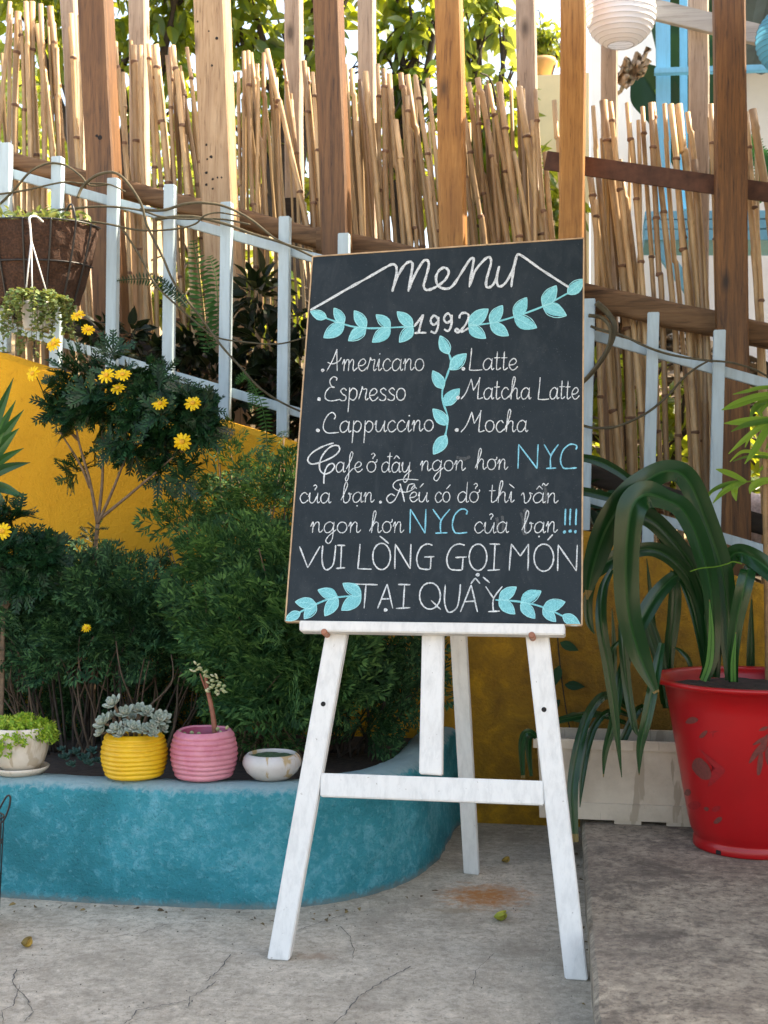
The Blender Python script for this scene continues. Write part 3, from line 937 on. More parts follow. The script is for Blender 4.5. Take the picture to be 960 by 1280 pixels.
def word(mb, glyphs, x0, x1, base, xh, w=1.9, base1=None):
    base1 = base if base1 is None else base1
    keys = []
    i = 0
    tot = 0
    for g in glyphs:
        b, mk = COMP.get(g, (g, []))
        keys.append((b, mk)); tot += G[b][0]
    sx = (x1-x0)/tot; x = x0
    for b, mk in keys:
        adv, strokes = G[b]
        by = base + (base1-base)*(x-x0)/(x1-x0) + random.uniform(-.3,.3)
        def T(p): return (x + p[0]*sx + .10*(p[1])*xh*.5, by - p[1]*xh)
        for s_ in strokes:
            if s_ == 'dot': dot(mb, *T((.22,1.42)), w*.75); continue
            ribbon(mb, [T(p) for p in s_], w, 5)
        cx = x + .48*adv*sx + .07*xh
        for k in mk:
            if k == 'dotb': dot(mb, cx-.1*xh, by + .32*xh, w*.85)
            elif k == 'acute2':
                for q in mark('acute', cx+.75*xh, by-1.62*xh, xh*.75): ribbon(mb, q, w, 4)
            elif k == 'tilde2':
                for q in mark('tilde', cx+.55*xh, by-1.75*xh, xh*.75): ribbon(mb, q, w, 4)
            else:
                for q in mark(k, cx + (.1*xh if k in ('hook','acute') else 0), by-1.45*xh, xh*.8): ribbon(mb, q, w, 4)
        x += adv*sx
def cap(mb, ch, x0, x1, top, base, w=2.3, sm=True):
    for s_ in CAPS[ch]:
        ribbon(mb, [(x0 + p[0]*(x1-x0), base - p[1]*(base-top)) for p in s_], w, 6)

def fin(mb, mt, name='lettering', lab=None):
    o = mb.build(name, M[mt], bd)
    if lab: o['label'] = lab
    return o
# heading
mb = MB()
A_ = lambda pts: [(380+x/5.333, 300+y/5.333) for x, y in pts]
B_ = lambda pts: [(550+x/5.053, 290+y/5.053) for x, y in pts]
ribbon(mb, A_([(42,468),(170,395),(300,320),(430,248),(545,182),(590,162),(615,178),(614,235),(588,345)]), 2.9)
ribbon(mb, A_([(590,330),(625,240),(672,165),(708,145),(724,165),(715,230),(695,345)]), 3.1)
ribbon(mb, A_([(700,330),(740,230),(795,142),(825,138),(832,170),(815,240),(798,305),(815,332),(855,325),(905,296)]) + [(557,349),(561,340),(556,334.5),(549,338),(545,347),(547.5,357),(557,361),(566,357),(577.7,339.5),(587,325),(592,323),(591,332),(586.6,359)], 3.0)
ribbon(mb, [(587.6,357),(593.5,339.5),(606,324),(612.5,322),(613.5,330),(608,350),(608.4,358.5),(614,358),(619.5,350),(624,332.6)], 3.0)
ribbon(mb, [(624,332.6),(621,348),(622.5,357),(628,357),(635,349),(642,334),(646,321)], 2.9)
ribbon(mb, [(639,359),(642,337),(645.5,321),(651,319),(673,334.5),(692,347),(711,359)], 2.9)
fin(mb, 'chalkW', lab='large white chalk heading')
mb = MB()
ribbon(mb, [(518,408),(524,400),(529,393.8),(526,404),(523.5,415.4)], 2.6); ribbon(mb, [(518,416.3),(526,416),(533,416)], 2.4)
for x0, y0 in ((537.5,394),(554.2,391.5)):
    ribbon(mb, [(x0+10,y0+5),(x0+6,y0+.3),(x0+1.5,y0+4),(x0+1.2,y0+9),(x0+5,y0+12),(x0+9.5,y0+8),(x0+10.5,y0+2),(x0+10,y0+14),(x0+6.5,y0+22),(x0+.8,y0+20)], 2.6)
ribbon(mb, [(574,398),(576,392.5),(582,391),(586,395),(583,404),(576,413),(572,415.5),(569,413.5),(571,411),(577,414.5),(586,410)], 2.6)
fin(mb, 'chalkW')
# drinks
mb = MB(); dot(mb, 403.4,462.8,2.4); word(mb, ['SA','m','e','r','i','c','a','n','o'], 409,531,464,15,1.2,463); fin(mb, 'chalkW')
mb = MB(); dot(mb, 398.8,499,2.4); word(mb, ['SE','s','p','r','e','s','s','o'], 405,508,501,15.5,1.3,500.5); fin(mb, 'chalkW')
mb = MB(); dot(mb, 397.3,538,2.5); word(mb, ['SC','a','p','p','u','c','c','i','n','o'], 403,543,541,14.2,1.35,539); fin(mb, 'chalkW')
mb = MB(); dot(mb, 579,461,2.4); word(mb, ['SL','a','t','t','e'], 586,647,462.5,14.5,1.3); fin(mb, 'chalkW')
mb = MB(); dot(mb, 572.5,497,2.6); word(mb, ['SM','a','t','c','h','a'], 577.5,664,499,14.5,1.3); word(mb, ['SL','a','t','t','e'], 672,724,499,14.5,1.3); fin(mb, 'chalkW')
mb = MB(); dot(mb, 571,537.5,2.6); word(mb, ['SM','o','c','h','a'], 577.5,660,540,14.5,1.3); fin(mb, 'chalkW')
# sentence
E_ = lambda pts: [(365+x/5.189, 545+y/5.189) for x, y in pts]
def wd(gl, *a):
    mb = MB(); word(mb, gl, *a); fin(mb, 'chalkW')
mb = MB()
ribbon(mb, E_([(270,45),(200,68),(130,110),(102,155),(130,182),(200,165),(270,132),(308,92),(296,62),(250,70),(205,115),(180,170),(182,220),(212,246),(252,232),(276,198),(262,178),(232,192),(211,240),(206,310)]), 1.8)
word(mb, list('afe'), 419,453,590.3,13,1.2); fin(mb, 'chalkW')
for a in ((['ở'], 457.5,472,590.3,13.5,1.2), (['đ','â','y'], 476,514,590.5,13,1.2), (list('ngon'), 525,582,589,13.2,1.2,587.8), (['h','ơ','n'], 594,635,587.3,13.5,1.2),
          (['c','ủ','a'], 374,414,628.8,13,1.2), (['b','ạ','n'], 426,468,628.3,13,1.2),
          (['c','ó'], 543,563.5,628,13,1.2), (['d','ở'], 571,600,628,13.5,1.2), (['t','h','ì'], 611,643,628.3,14,1.2), (['v','ẫ','n'], 651,698,629,13,1.2),
          (list('ngon'), 388,451,666,13.8,1.2), (['h','ơ','n'], 462,505,666,14.2,1.2), (['c','ủ','a'], 592,636,666.5,14,1.2), (['b','ạ','n'], 652,697,666,14,1.3)):
    wd(*a)
mb = MB(); dot(mb, 475.5,627.5,1.9); fin(mb, 'chalkW')
mb = MB()
ribbon(mb, E_([(668,388),(640,376),(614,405),(632,434),(668,412),(705,335)]), 1.4); ribbon(mb, E_([(700,308),(712,350),(730,428)]), 1.6)
ribbon(mb, E_([(820,285),(740,280),(680,290),(655,322),(680,350),(740,364),(790,340),(792,312),(758,318),(744,362)]), 1.2)
word(mb, ['ế','u'], 511,536,627.6,12.5,1.2); fin(mb, 'chalkW')
def cw_(items, mt, w=1.75, extra=()):
    mb = MB()
    for ch, a, b, t, bs in items: cap(mb, ch, a, b, t, bs, w)
    for e in extra:
        if len(e) == 3: dot(mb, *e)
        else:
            for q in mark(*e): ribbon(mb, q, 1.8, 4)
    fin(mb, mt)
cw_([('N',647,674,555.5,585.6),('Y',680,698,555.5,585.6),('C',699.5,721,555.5,585.6)], 'chalkB')
cw_([('N',512,533.5,636.5,666.5),('Y',541,562.5,636.5,666.5),('C',564.5,584,636.5,666.5)], 'chalkB')
mb = MB()
for x in (706.5,712.6,720): ribbon(mb, [(x+.6,636),(x,646),(x-.3,656.5)], 2.1)
for x, y in ((705.5,665),(712.7,664),(719.3,664.6)): dot(mb, x, y, 2.1)
fin(mb, 'chalkB')
cw_([('V',374.5,400,683,709.7),('U',402,420,682,711.5),('i',420,431.5,681.5,710.5)], 'chalkW')
cw_([('L',446.5,464.5,680,711.5),('O',465.5,488.5,679,712),('N',493,514.8,680,711),('G',520,543,680,711.5)], 'chalkW', 1.75, [('grave', 481, 675.5, 20)])
cw_([('G',557.5,583.5,680,712.5),('O',586,609,680,713),('i',609.5,625,680,713)], 'chalkW', 1.75, [(597, 718.5, 2.4)])
cw_([('M',636.5,662,680,713.3),('O',667,692.5,680,714),('N',696.5,723,681,713.8)], 'chalkW', 1.75, [('acute', 687, 672, 13)])
cw_([('T',440,472,730,760.5),('A',472,492,730,760.5),('i',495,513,730.5,760.5)], 'chalkW', 1.75, [(482, 762.5, 2.4)])
cw_([('Q',524,551,729,762),('U',555,576,731,764.5),('A',575.5,598,731,765),('Y',607,628,733,764.5)], 'chalkW', 1.75, [('circ', 594, 726.5, 16), ('grave', 608.5, 725.5, 15)])
M['smear'] = chalk('chalk_smear', (.085,.092,.095), (.02,.027,.032))
F_ = lambda pts: [(540+x/4.923, 545+y/4.923) for x, y in pts]
for pts, w in ((F_([(398,500),(405,545),(402,595)]), 4), (F_([(432,490),(438,545),(436,600)]), 3.5), (F_([(572,445),(578,500),(570,560),(572,610)]), 5), (F_([(545,470),(560,520),(556,590)]), 3), (F_([(690,300),(700,340),(698,420)]), 3), (F_([(150,130),(200,140),(235,125)]), 4)):
    mb = MB(); ribbon(mb, pts, w); mb.v[-1] -= np.array(en)*.0005; mb.build('chalk_smudge', M['smear'], bd)
# garlands
def garland(stem, leaves, conv):
    mb = MB()
    ribbon(mb, conv(stem), 2.2)
    for b, t in leaves:
        p = conv([b, t]); leaf2d(mb, p[0], p[1], .27, random.uniform(-.06,.06))
    n0 = len(mb.m)
    for b, t in leaves:
        p = conv([b, t]); bx, tx = Vector((*p[0],0)), Vector((*p[1],0)); d = tx-bx; n_ = Vector((-d.y, d.x, 0))
        for sd_ in (-1, 1):
            q = [bx, bx+d*.25+n_*.22*sd_, bx+d*.55+n_*.245*sd_, bx+d*.8+n_*.15*sd_, tx]
            ribbon(mb, [(v.x, v.y) for v in q], .9, 4)
        ribbon(mb, [(bx.x,bx.y), (bx.x+d.x*.5+n_.x*.02, bx.y+d.y*.5+n_.y*.02), (bx.x+d.x*.85, bx.y+d.y*.85)], .6, 4)
    for q in range(n0, len(mb.m)): mb.m[q] = 1
    mb.build('leaf_garland', [M['chalkL'], M['chalkO']], bd)
garland([(145,520),(230,550),(330,578),(420,588),(560,585),(740,575)],
  [((152,520),(42,476)),((268,556),(200,453)),((268,556),(130,652)),((414,586),(335,470)),((414,586),(295,672)),((576,583),(480,498)),((576,583),(455,682)),((726,576),(620,478)),((726,576),(635,682))], A_)
garland([(180,590),(320,575),(470,535),(650,470),(810,385)],
  [((805,392),(910,297)),((180,590),(305,485)),((180,590),(290,672)),((316,577),(396,463)),((316,577),(434,655)),((468,537),(548,413)),((468,537),(612,605)),((648,468),(736,338)),((648,468),(800,528))], B_)
D_ = lambda pts: [(540+x/4.923, 420+y/4.923) for x, y in pts]
garland([(105,110),(116,160),(97,230),(66,320),(66,400),(95,490),(92,560),(80,620)],
  [((104,112),(50,-2)),((112,208),(212,108)),((70,326),(4,213)),((72,428),(170,324)),((97,548),(5,448)),((90,612),(8,728))], D_)
G_ = lambda pts: [(350+x/4.923, 665+y/4.923) for x, y in pts]
garland([(120,495),(220,445),(330,405),(500,390)],
  [((126,493),(32,543)),((224,444),(93,430)),((224,444),(148,535)),((354,400),(233,356)),((354,400),(275,517)),((500,390),(386,316)),((500,390),(378,482))], G_)
H_ = lambda pts: [(540+x/4.923, 665+y/4.923) for x, y in pts]
garland([(390,418),(550,430),(690,465),(810,520)],
  [((802,512),(912,572)),((412,416),(520,338)),((412,416),(511,505)),((547,433),(672,363)),((547,433),(634,532)),((682,468),(820,430)),((682,468),(762,552))], H_)

# ------------------------------------------------------------------ plant materials
M['fern_shrub'] = leafmat('feathery_leaf', (.006,.036,.014), (.022,.085,.028), (.12,.25,.07), .6, .2)
M['dark_shrub'] = leafmat('dark_feathery_leaf', (.004,.024,.011), (.012,.054,.022), (.075,.18,.065), .6, .15)
M['daisy_leaf'] = leafmat('daisy_leaf', (.003,.018,.008), (.007,.036,.013), (.02,.075,.027), .42, .12)
M['petal'] = leafmat('yellow_petal', (.75,.42,.01), (.85,.55,.015), (.9,.65,.04), .5, .25, (.9,.6,.03))
M['disc'] = simple('flower_centre', (.62,.30,.01), .7, .3, 200)
M['bark'] = simple('twig_bark', (.16,.105,.065), .85, .4, 60, .4)
M['bark_dark'] = simple('dark_twig_bark', (.035,.025,.018), .85, .4, 60, .4)
M['bark_mid'] = simple('grey_brown_twig', (.085,.056,.036), .85, .4, 60, .4)
M['strap_rib'] = leafmat('strap_midrib', (.008,.045,.010), (.014,.065,.015), (.022,.09,.02), .3, .05)
M['strap_tip'] = leafmat('dry_leaf_tip', (.12,.09,.03), (.2,.14,.05), (.25,.18,.07), .6, .1)
M['strap'] = leafmat('strap_leaf', (.003,.024,.006), (.005,.038,.009), (.010,.058,.013), .24, .05, (.06,.16,.02), .4)
M['strap_pale'] = leafmat('pale_strap_base', (.05,.15,.03), (.07,.19,.04), (.10,.24,.06), .3, .1)
M['agave'] = leafmat('spiky_leaf', (.012,.055,.022), (.03,.10,.035), (.05,.15,.05), .35, .1)
M['palm'] = leafmat('palm_leaf', (.04,.12,.02), (.12,.25,.03), (.28,.42,.05), .4, .3, (.35,.5,.05))
M['fernleaf'] = leafmat('fern_leaf', (.02,.075,.02), (.035,.12,.03), (.06,.18,.05), .5, .25)
M['ivy'] = leafmat('trailing_leaf', (.06,.11,.045), (.13,.20,.075), (.26,.31,.12), .5, .2)
M['sedum'] = leafmat('sedum_leaf', (.10,.22,.02), (.22,.38,.03), (.36,.42,.06), .45, .2)
M['echeveria'] = leafmat('echeveria_leaf', (.20,.25,.20), (.32,.36,.29), (.46,.42,.34), .5, .05)
M['jade'] = leafmat('jade_leaf', (.28,.33,.17), (.42,.45,.24), (.55,.52,.33), .45, .1)
M['low_succ'] = leafmat('low_succulent', (.02,.06,.05), (.045,.11,.085), (.09,.16,.12), .4, .05)
M['tree_leaf'] = leafmat('tree_leaf', (.012,.042,.012), (.026,.08,.018), (.07,.15,.03), .33, .4, (.55,.60,.05), .5)
M['tree_leaf2'] = leafmat('loose_tree_leaf', (.04,.10,.03), (.09,.17,.05), (.20,.27,.07), .4, .5, (.5,.55,.08))
M['red_leaf'] = leafmat('dark_red_leaf', (.004,.010,.004), (.008,.018,.007), (.022,.022,.010), .4, .12, (.05,.08,.02))
M['vine'] = simple('vine_stem', (.075,.062,.034), .8, .35, 50, .3)
M['banana'] = leafmat('banana_leaf', (.012,.04,.02), (.018,.055,.026), (.025,.07,.03), .35, .15)
M['dry'] = simple('dry_leaf', (.42,.28,.17), .8, .35, 14, .5)

# ------------------------------------------------------------------ leaf templates
def lobe(b, d, L, w, z=0.0, droop=0.0):
    b = np.array([b[0], b[1], z]); d = np.array([d[0], d[1], 0.0]); d /= np.linalg.norm(d)
    p = np.array([-d[1], d[0], 0])
    return [b, b + d*L*.45 + p*w - [0,0,droop*.3*L], b + d*L - [0,0,droop*L], b + d*L*.45 - p*w - [0,0,droop*.3*L]]
def tmpl(lobes):
    V = []; Fs = []
    for l in lobes:
        o = len(V); V += list(l); Fs.append(tuple(range(o, o+len(l))))
    return np.array(V), Fs
def feather(seed, nodes=(.2,.45,.68,.86), wl=.040):
    r = random.Random(seed); L = []
    def zz(t): return -.16*t*t
    L.append([np.array([-.008,0,0]), np.array([.008,0,0]), np.array([.004,1,zz(1)]), np.array([-.004,1,zz(1)])])
    for t in nodes:
        for sd_ in (-1, 1):
            ln = .42*(1.05-t)**.6 + .05
            a = R(r.uniform(38, 58))*sd_
            d = np.array([math.sin(a), math.cos(a)])
            b = np.array([0, t])
            L.append(lobe(b, d, ln, wl*.7, zz(t), .15))
            for q in (.45, .75, 1.0):
                for s2 in (-1, 1):
                    a2 = a + R(r.uniform(26, 44))*s2
                    d2 = np.array([math.sin(a2), math.cos(a2)])
                    L.append(lobe(b + d*ln*q*.95, d2, r.uniform(.12,.20), wl*.62, zz(t) - .05*q*ln + r.uniform(-.015,.015), .25))
    for a in (-32, -12, 12, 32):
        L.append(lobe((0,.95), (math.sin(R(a)), math.cos(R(a))), .18, wl*.62, zz(1), .2))
    return tmpl(L)
FEATHERS = [feather(i) for i in range(5)]
def combleaf(seed):
    r = random.Random(seed); L = []
    def zz(t): return -.12*t*t
    n = 5
    L.append([np.array([-.035,.0,0]), np.array([.035,.0,0]), np.array([.07,.6,zz(.6)]), np.array([.025,1,zz(1)]), np.array([-.025,1,zz(1)]), np.array([-.07,.6,zz(.6)])])
    for i in range(n):
        t = .32 + .63*i/(n-1)
        for sd_ in (-1, 1):
            a = R(r.uniform(36,52))*sd_
            L.append(lobe((0.02*sd_, t), (math.sin(a), math.cos(a)), .34*(1.1-.35*t), .055, zz(t)+.004, .1))
    L.append(lobe((0,.95), (0,1), .22, .05, zz(.95), .1))
    return tmpl(L)
COMBS = [combleaf(i) for i in range(4)]
def ovalleaf(w=.24, fold=.10, droop=.2, n=5):
    V = []; Fs = []
    for i in range(n+1):
        t = i/n
        ww = w*math.sin(math.pi*min(1, t*.98+.01)**.8)
        z = -droop*t*t
        V += [(-ww, t, z+fold*ww/w), (0, t, z), (ww, t, z+fold*ww/w)]
    for i in range(n):
        o = 3*i
        Fs += [(o, o+1, o+4, o+3), (o+1, o+2, o+5, o+4)]
    return np.array(V), Fs
OVAL = ovalleaf(); OVALW = ovalleaf(.34, .08, .15); NARROW = ovalleaf(.10, .05, .3)
def fleshy(w=.36, th=.10, cup=.25):
    """thick succulent leaf"""
    V = []; Fs = []; n = 6; K = 8
    for i in range(n+1):
        t = i/n
        ww = w*(math.sin(math.pi*(.08+.86*t))**.8)*(.55+.6*t)
        tt = th*math.sin(math.pi*(.1+.82*t))
        z = cup*t*t
        for k in range(K):
            a = 2*math.pi*k/K
            V.append((ww*math.cos(a), t, z + tt*math.sin(a)))
    for i in range(n):
        for k in range(K):
            k2 = (k+1) % K
            Fs.append((i*K+k, i*K+k2, (i+1)*K+k2, (i+1)*K+k))
    Fs.append(tuple(range(n*K, n*K+K)))
    return np.array(V), Fs
FLESH = fleshy()
BALLLEAF = fleshy(.5, .22, .1)

def unit(v): return v/np.maximum(np.linalg.norm(v, axis=-1, keepdims=True), 1e-9)
def cloud(clusters, n, shell=.45):
    """points in px-defined ellipsoids; returns P, outward dir"""
    wts = np.array([c[3]**2 for c in clusters], float); wts /= wts.sum()
    idx = RNG.choice(len(clusters), n, p=wts)
    P = np.zeros((n,3)); D = np.zeros((n,3))
    for i, k in enumerate(idx):
        x, y, Y, r = clusters[k][:4]
        c = np.array(onY(x, y, Y)); rm = r*pxm(Y)
        u = unit(RNG.normal(size=3)); q = (shell + (1-shell)*RNG.rand()**.6)*rm
        P[i] = c + u*q*np.array([1, clusters[k][4] if len(clusters[k]) > 4 else .8, 1])
        D[i] = u
    return P, D
def twig(mb, pts, r0, r1, sides=5, n=5):
    q = crom(pts, n); m = len(q)
    mb.tube(q, [r0 + (r1-r0)*i/(m-1) for i in range(m)], sides)

# ------------------------------------------------------------------ feathery shrubs in the planter
def feather_shrub(label, clusters, base_px, n, size, mt, barkm, stems=3, group=None, up=.55, front=-.25, nbare=0, bare=None):
    b0 = onY(base_px[0], base_px[1], base_px[2])
    b0.z = SOIL
    t = empty('feathery_shrub', b0, label, 'shrub', group)
    mb = MB()
    rr = random.Random(hash(label) % 1000 if False else len(label))
    for c in clusters:
        cc = onY(c[0], c[1], c[2])
        for k in range(stems):
            e = cc + Vector((rr.uniform(-1,1), rr.uniform(-1,1), rr.uniform(-.2,1)))*c[3]*pxm(c[2])*.75
            s0 = b0 + Vector((rr.uniform(-.1,.1), rr.uniform(-.05,.05), 0))
            if base_px[3:]:
                s0 = Vector((b0.x + (cc.x-b0.x)*rr.uniform(.35,.75) , b0.y + rr.uniform(-.1,.1), SOIL))
            mid = s0.lerp(e, .5) + Vector((rr.uniform(-.04,.04), rr.uniform(-.03,.03), rr.uniform(-.02,.05)))
            twig(mb, [s0, mid, e], .0048, .0014)
    mb.build('stem', barkm, t, smooth=True)
    P, D = cloud(clusters, n)
    P[:,1] = np.minimum(P[:,1], WY-.03)
    D = D*.9 + np.array([0, front, up]) + RNG.normal(size=D.shape)*.25
    mb = MB(); sel = RNG.randint(0, len(FEATHERS), n)
    for k, T in enumerate(FEATHERS):
        m = sel == k
        mb.inst(T, P[m] - unit(D[m])*size*.35, D[m], size*RNG.uniform(.7,1.3,m.sum()), RNG.uniform(-.7,.7,m.sum()), up=np.tile([0,-.75,.65],(int(m.sum()),1)) + RNG.normal(size=(int(m.sum()),3))*.25)
    mb.build('foliage', mt, t)
    return t
Y0 = WY - .42
mid_clusters = [(290,725,Y0-.05,55),(345,725,Y0-.08,58),(270,785,Y0-.12,45),(330,795,Y0-.15,58),(385,800,Y0-.12,55),(290,845,Y0-.14,40),(350,855,Y0-.18,48),(405,850,Y0-.1,45),(330,900,Y0-.1,35)]
feather_shrub('broad feathery green shrub behind the white bowl and left easel leg', mid_clusters, (345,950,Y0), 560, .125, M['fern_shrub'], M['bark'], 3)
feather_shrub('tall light feathery shrub against the yellow wall, left of the menu board', [(300,600,Y0+.1,38),(345,585,Y0+.12,34),(365,640,Y0+.12,42),(325,650,Y0+.08,42),(235,655,Y0+.05,32),(270,640,Y0+.1,22),(215,690,Y0+.05,20),(300,680,Y0+.1,34),(280,560,Y0+.12,16),(350,550,Y0+.12,15)], (325,950,Y0+.1), 125, .12, M['fern_shrub'], M['bark'], 2)
feather_shrub('dark feathery shrub seen through the easel, at the rounded planter end', [(430,830,Y0+.1,45),(480,815,Y0+.15,42),(512,850,Y0+.18,28),(455,890,Y0+.05,40),(500,880,Y0+.15,24),(440,790,Y0+.15,36)], (450,950,Y0+.1), 230, .112, M['dark_shrub'], M['bark_dark'], 3)
lt = feather_shrub('wide dark feathery shrub with bare twisting stems behind the yellow pot', [(-30,770,Y0,50),(30,765,Y0,48),(85,750,Y0-.03,48),(140,755,Y0-.05,48),(195,765,Y0-.03,44),(20,800,Y0-.08,38),(110,790,Y0-.1,40),(165,800,Y0-.08,36),(225,800,Y0,34),(60,730,Y0+.1,34),(120,725,Y0+.1,30),(180,735,Y0+.1,30),(70,810,Y0-.1,28)], (110,960,Y0, 1), 640, .105, M['dark_shrub'], M['bark_dark'], 2)
P, D = cloud([(x, y, WY-.14, 40, .35) for x in range(-40, 290, 34) for y in (815, 865, 915)], 620, 0)
P[:,1] = np.minimum(P[:,1], WY-.03); P[:,2] = np.maximum(P[:,2], SOIL+.01)
mb = MB()
for k, T in enumerate(FEATHERS):
    m = np.arange(len(P)) % 5 == k
    mb.inst(T, P[m], D[m] + np.array([0,-.2,.2]), .10*RNG.uniform(.8,1.2,m.sum()), RNG.uniform(-1,1,m.sum()), up=[0,-1,.2])
mb.build('rear_foliage', M['dark_shrub'], lt)
# bare twisting lower stems of that shrub
mb = MB()
rr = random.Random(5)
for k in range(24):
    x = rr.uniform(-10, 260); Y = Y0 + rr.uniform(-.16, .1)
    b = onY(x + (110-x)*rr.uniform(.1,.6), 940, Y); b.z = SOIL
    e = onY(x, rr.uniform(790, 830), Y - .05)
    m1 = b.lerp(e, .4) + Vector((rr.uniform(-.07,.07), rr.uniform(-.04,.04), rr.uniform(-.02,.02)))
    m2 = b.lerp(e, .75) + Vector((rr.uniform(-.05,.05), rr.uniform(-.04,.04), rr.uniform(-.02,.02)))
    twig(mb, [b, m1, m2, e], rr.uniform(.003,.0055), .0016)
    if rr.random() < .6:
        e2 = m2 + Vector((rr.uniform(-.12,.12), rr.uniform(-.08,.03), rr.uniform(.03,.1)))
        twig(mb, [m1, m1.lerp(e2,.5) + Vector((0,0,.02)), e2], .003, .0012)
mb.build('bare_stem', M['bark_mid'], lt, smooth=True)

# ------------------------------------------------------------------ yellow daisy shrubs
def daisy(parent, c, r, facing, stalk_to=None):
    c = Vector(c); f = Vector(facing).normalized()
    a = f.cross(Vector((0,0,1))).normalized(); b = a.cross(f)
    mb = MB(); npet = random.choice((11,12,13))
    for k in range(npet):
        an = 2*math.pi*k/npet + random.uniform(-.09,.09)
        d = a*math.cos(an) + b*math.sin(an); p = f.cross(d)
        L = r*random.uniform(.9,1.08); w = r*.17; dr = random.uniform(-.05,.22)*r
        base = c + d*r*.18
        V = [base - p*w*.5, base + p*w*.5, base + d*L*.5 + p*w - f*dr*.3 + f*.001*k*.3, c + d*L + p*w*.5 - f*dr, c + d*L - p*w*.5 - f*dr, base + d*L*.5 - p*w - f*dr*.3 + f*.001*k*.3]
        mb.add(V, [(0,1,2,3,4,5)])
    fo = mb.build('flower', M['petal'], parent)
    mb = MB(); prof = [(r*.30,0),(r*.29,r*.08),(r*.2,r*.15),(.0005,r*.17)]
    n = 12; V = []
    for (q, z) in prof:
        for k in range(n):
            an = 2*math.pi*k/n
            V.append(c + (a*math.cos(an)+b*math.sin(an))*q + f*(z+.0015))
    Fs = [(i*n+k, i*n+(k+1)%n, (i+1)*n+(k+1)%n, (i+1)*n+k) for i in range(3) for k in range(n)]
    mb.add(V, Fs); mb.build('flower_centre', M['disc'], fo, smooth=True)
    if stalk_to is not None:
        mb = MB(); s_ = Vector(stalk_to)
        twig(mb, [s_, s_.lerp(c,.6)+Vector((0,0,.01)), c - f*.004], .0016, .0013, 5)
        mb.build('flower_stalk', M['daisy_leaf'], fo, smooth=True)
def rosettes(mb, P, D, size, per=11):
    Q = []; DD = []; UU = []
    for p, d in zip(P, D):
        d = unit(d); a = unit(np.cross(d, [.3,.2,1.])); b = np.cross(d, a)
        for k in range(per):
            an = k*2.4; el = RNG.uniform(.15, 1.0)
            dd = d*el + (a*math.cos(an) + b*math.sin(an))*1.0
            Q.append(p - d*RNG.uniform(0, .5)*size + 0*d); DD.append(dd); UU.append(d)
    Q = np.array(Q); DD = np.array(DD); UU = np.array(UU); sel = RNG.randint(0, len(COMBS), len(Q))
    for k, T in enumerate(COMBS):
        m = sel == k
        mb.inst(T, Q[m], DD[m], size*RNG.uniform(.75,1.2,m.sum()), RNG.uniform(-.35,.35,m.sum()), up=UU[m])
YD = WY - .40
t = empty('daisy_shrub', onY(119,722,YD), 'tall dark shrub with several yellow daisies, leaning on the yellow wall', 'flowering shrub')
mb = MB()
o = lambda x, y, dy=0: onY(x, y, YD+dy)
b0 = o(117,960); b0.z = SOIL
twig(mb, [b0, o(116,800), o(117,720), o(122,655)], .0085, .0065, 8)
forks = [[(122,655),(112,600),(98,550),(90,500)], [(122,655),(128,600),(128,540),(125,480)], [(122,655),(140,615),(158,570),(180,520)], [(123,650),(160,620),(195,590),(230,560)], [(113,610),(100,580),(75,540)], [(158,570),(190,540),(225,520),(250,510)], [(128,560),(150,520),(160,480)], [(195,590),(215,570),(250,545)], [(98,550),(70,520),(60,495)], [(125,480),(115,455),(95,440)]]
for f in forks:
    twig(mb, [o(x, y, -.02*i) for i, (x, y) in enumerate(f)], .0055, .002, 6)
mb.build('stem', M['bark'], t, smooth=True)
cl = [(92,482,YD-.04,34),(130,460,YD,32),(68,505,YD-.02,24),(108,540,YD-.04,34),(150,505,YD-.08,38),(188,488,YD-.06,30),(165,555,YD-.04,36),(222,520,YD-.08,34),(245,538,YD-.06,26),(205,560,YD-.02,34),(232,590,YD-.06,24),(262,518,YD-.04,16),(88,452,YD-.03,16),(95,585,YD-.0,18),(190,470,YD,20),(215,625,YD-.04,14),(120,500,YD-.06,30)]
P, D = cloud([(c[0],c[1],c[2],c[3]*1.12) for c in cl], 105, .25)
D = D*.8 + np.array([0,-.45,.35])
mb = MB(); rosettes(mb, P, D, .062, 12)
# small tufts up the trunk
P2 = np.array([o(118+random.uniform(-7,7), y) for y in range(660, 712, 7)]); rosettes(mb, P2, np.tile([.1,-.5,.6],(len(P2),1)), .035, 5)
mb.build('foliage', M['daisy_leaf'], t)
for (x, y, r, fx, fz) in [(97,394,9,-.1,.9),(110,412,8,.5,.6),(67,430,10.5,-.3,.5),(133,469,10.5,-.1,.5),(153,468,10,.2,.8),(147,485,9.5,0,.9),(41,467,10,-.4,.2),(200,504,9,.2,.4),(241,504,10,.1,.5),(228,552,11,.05,.05)]:
    c = o(x, y, -.14); s_ = o(x + (140-x)*.15, y+28, -.08)
    daisy(t, c, r*pxm(YD)*1.08, (fx, -1, fz), s_)
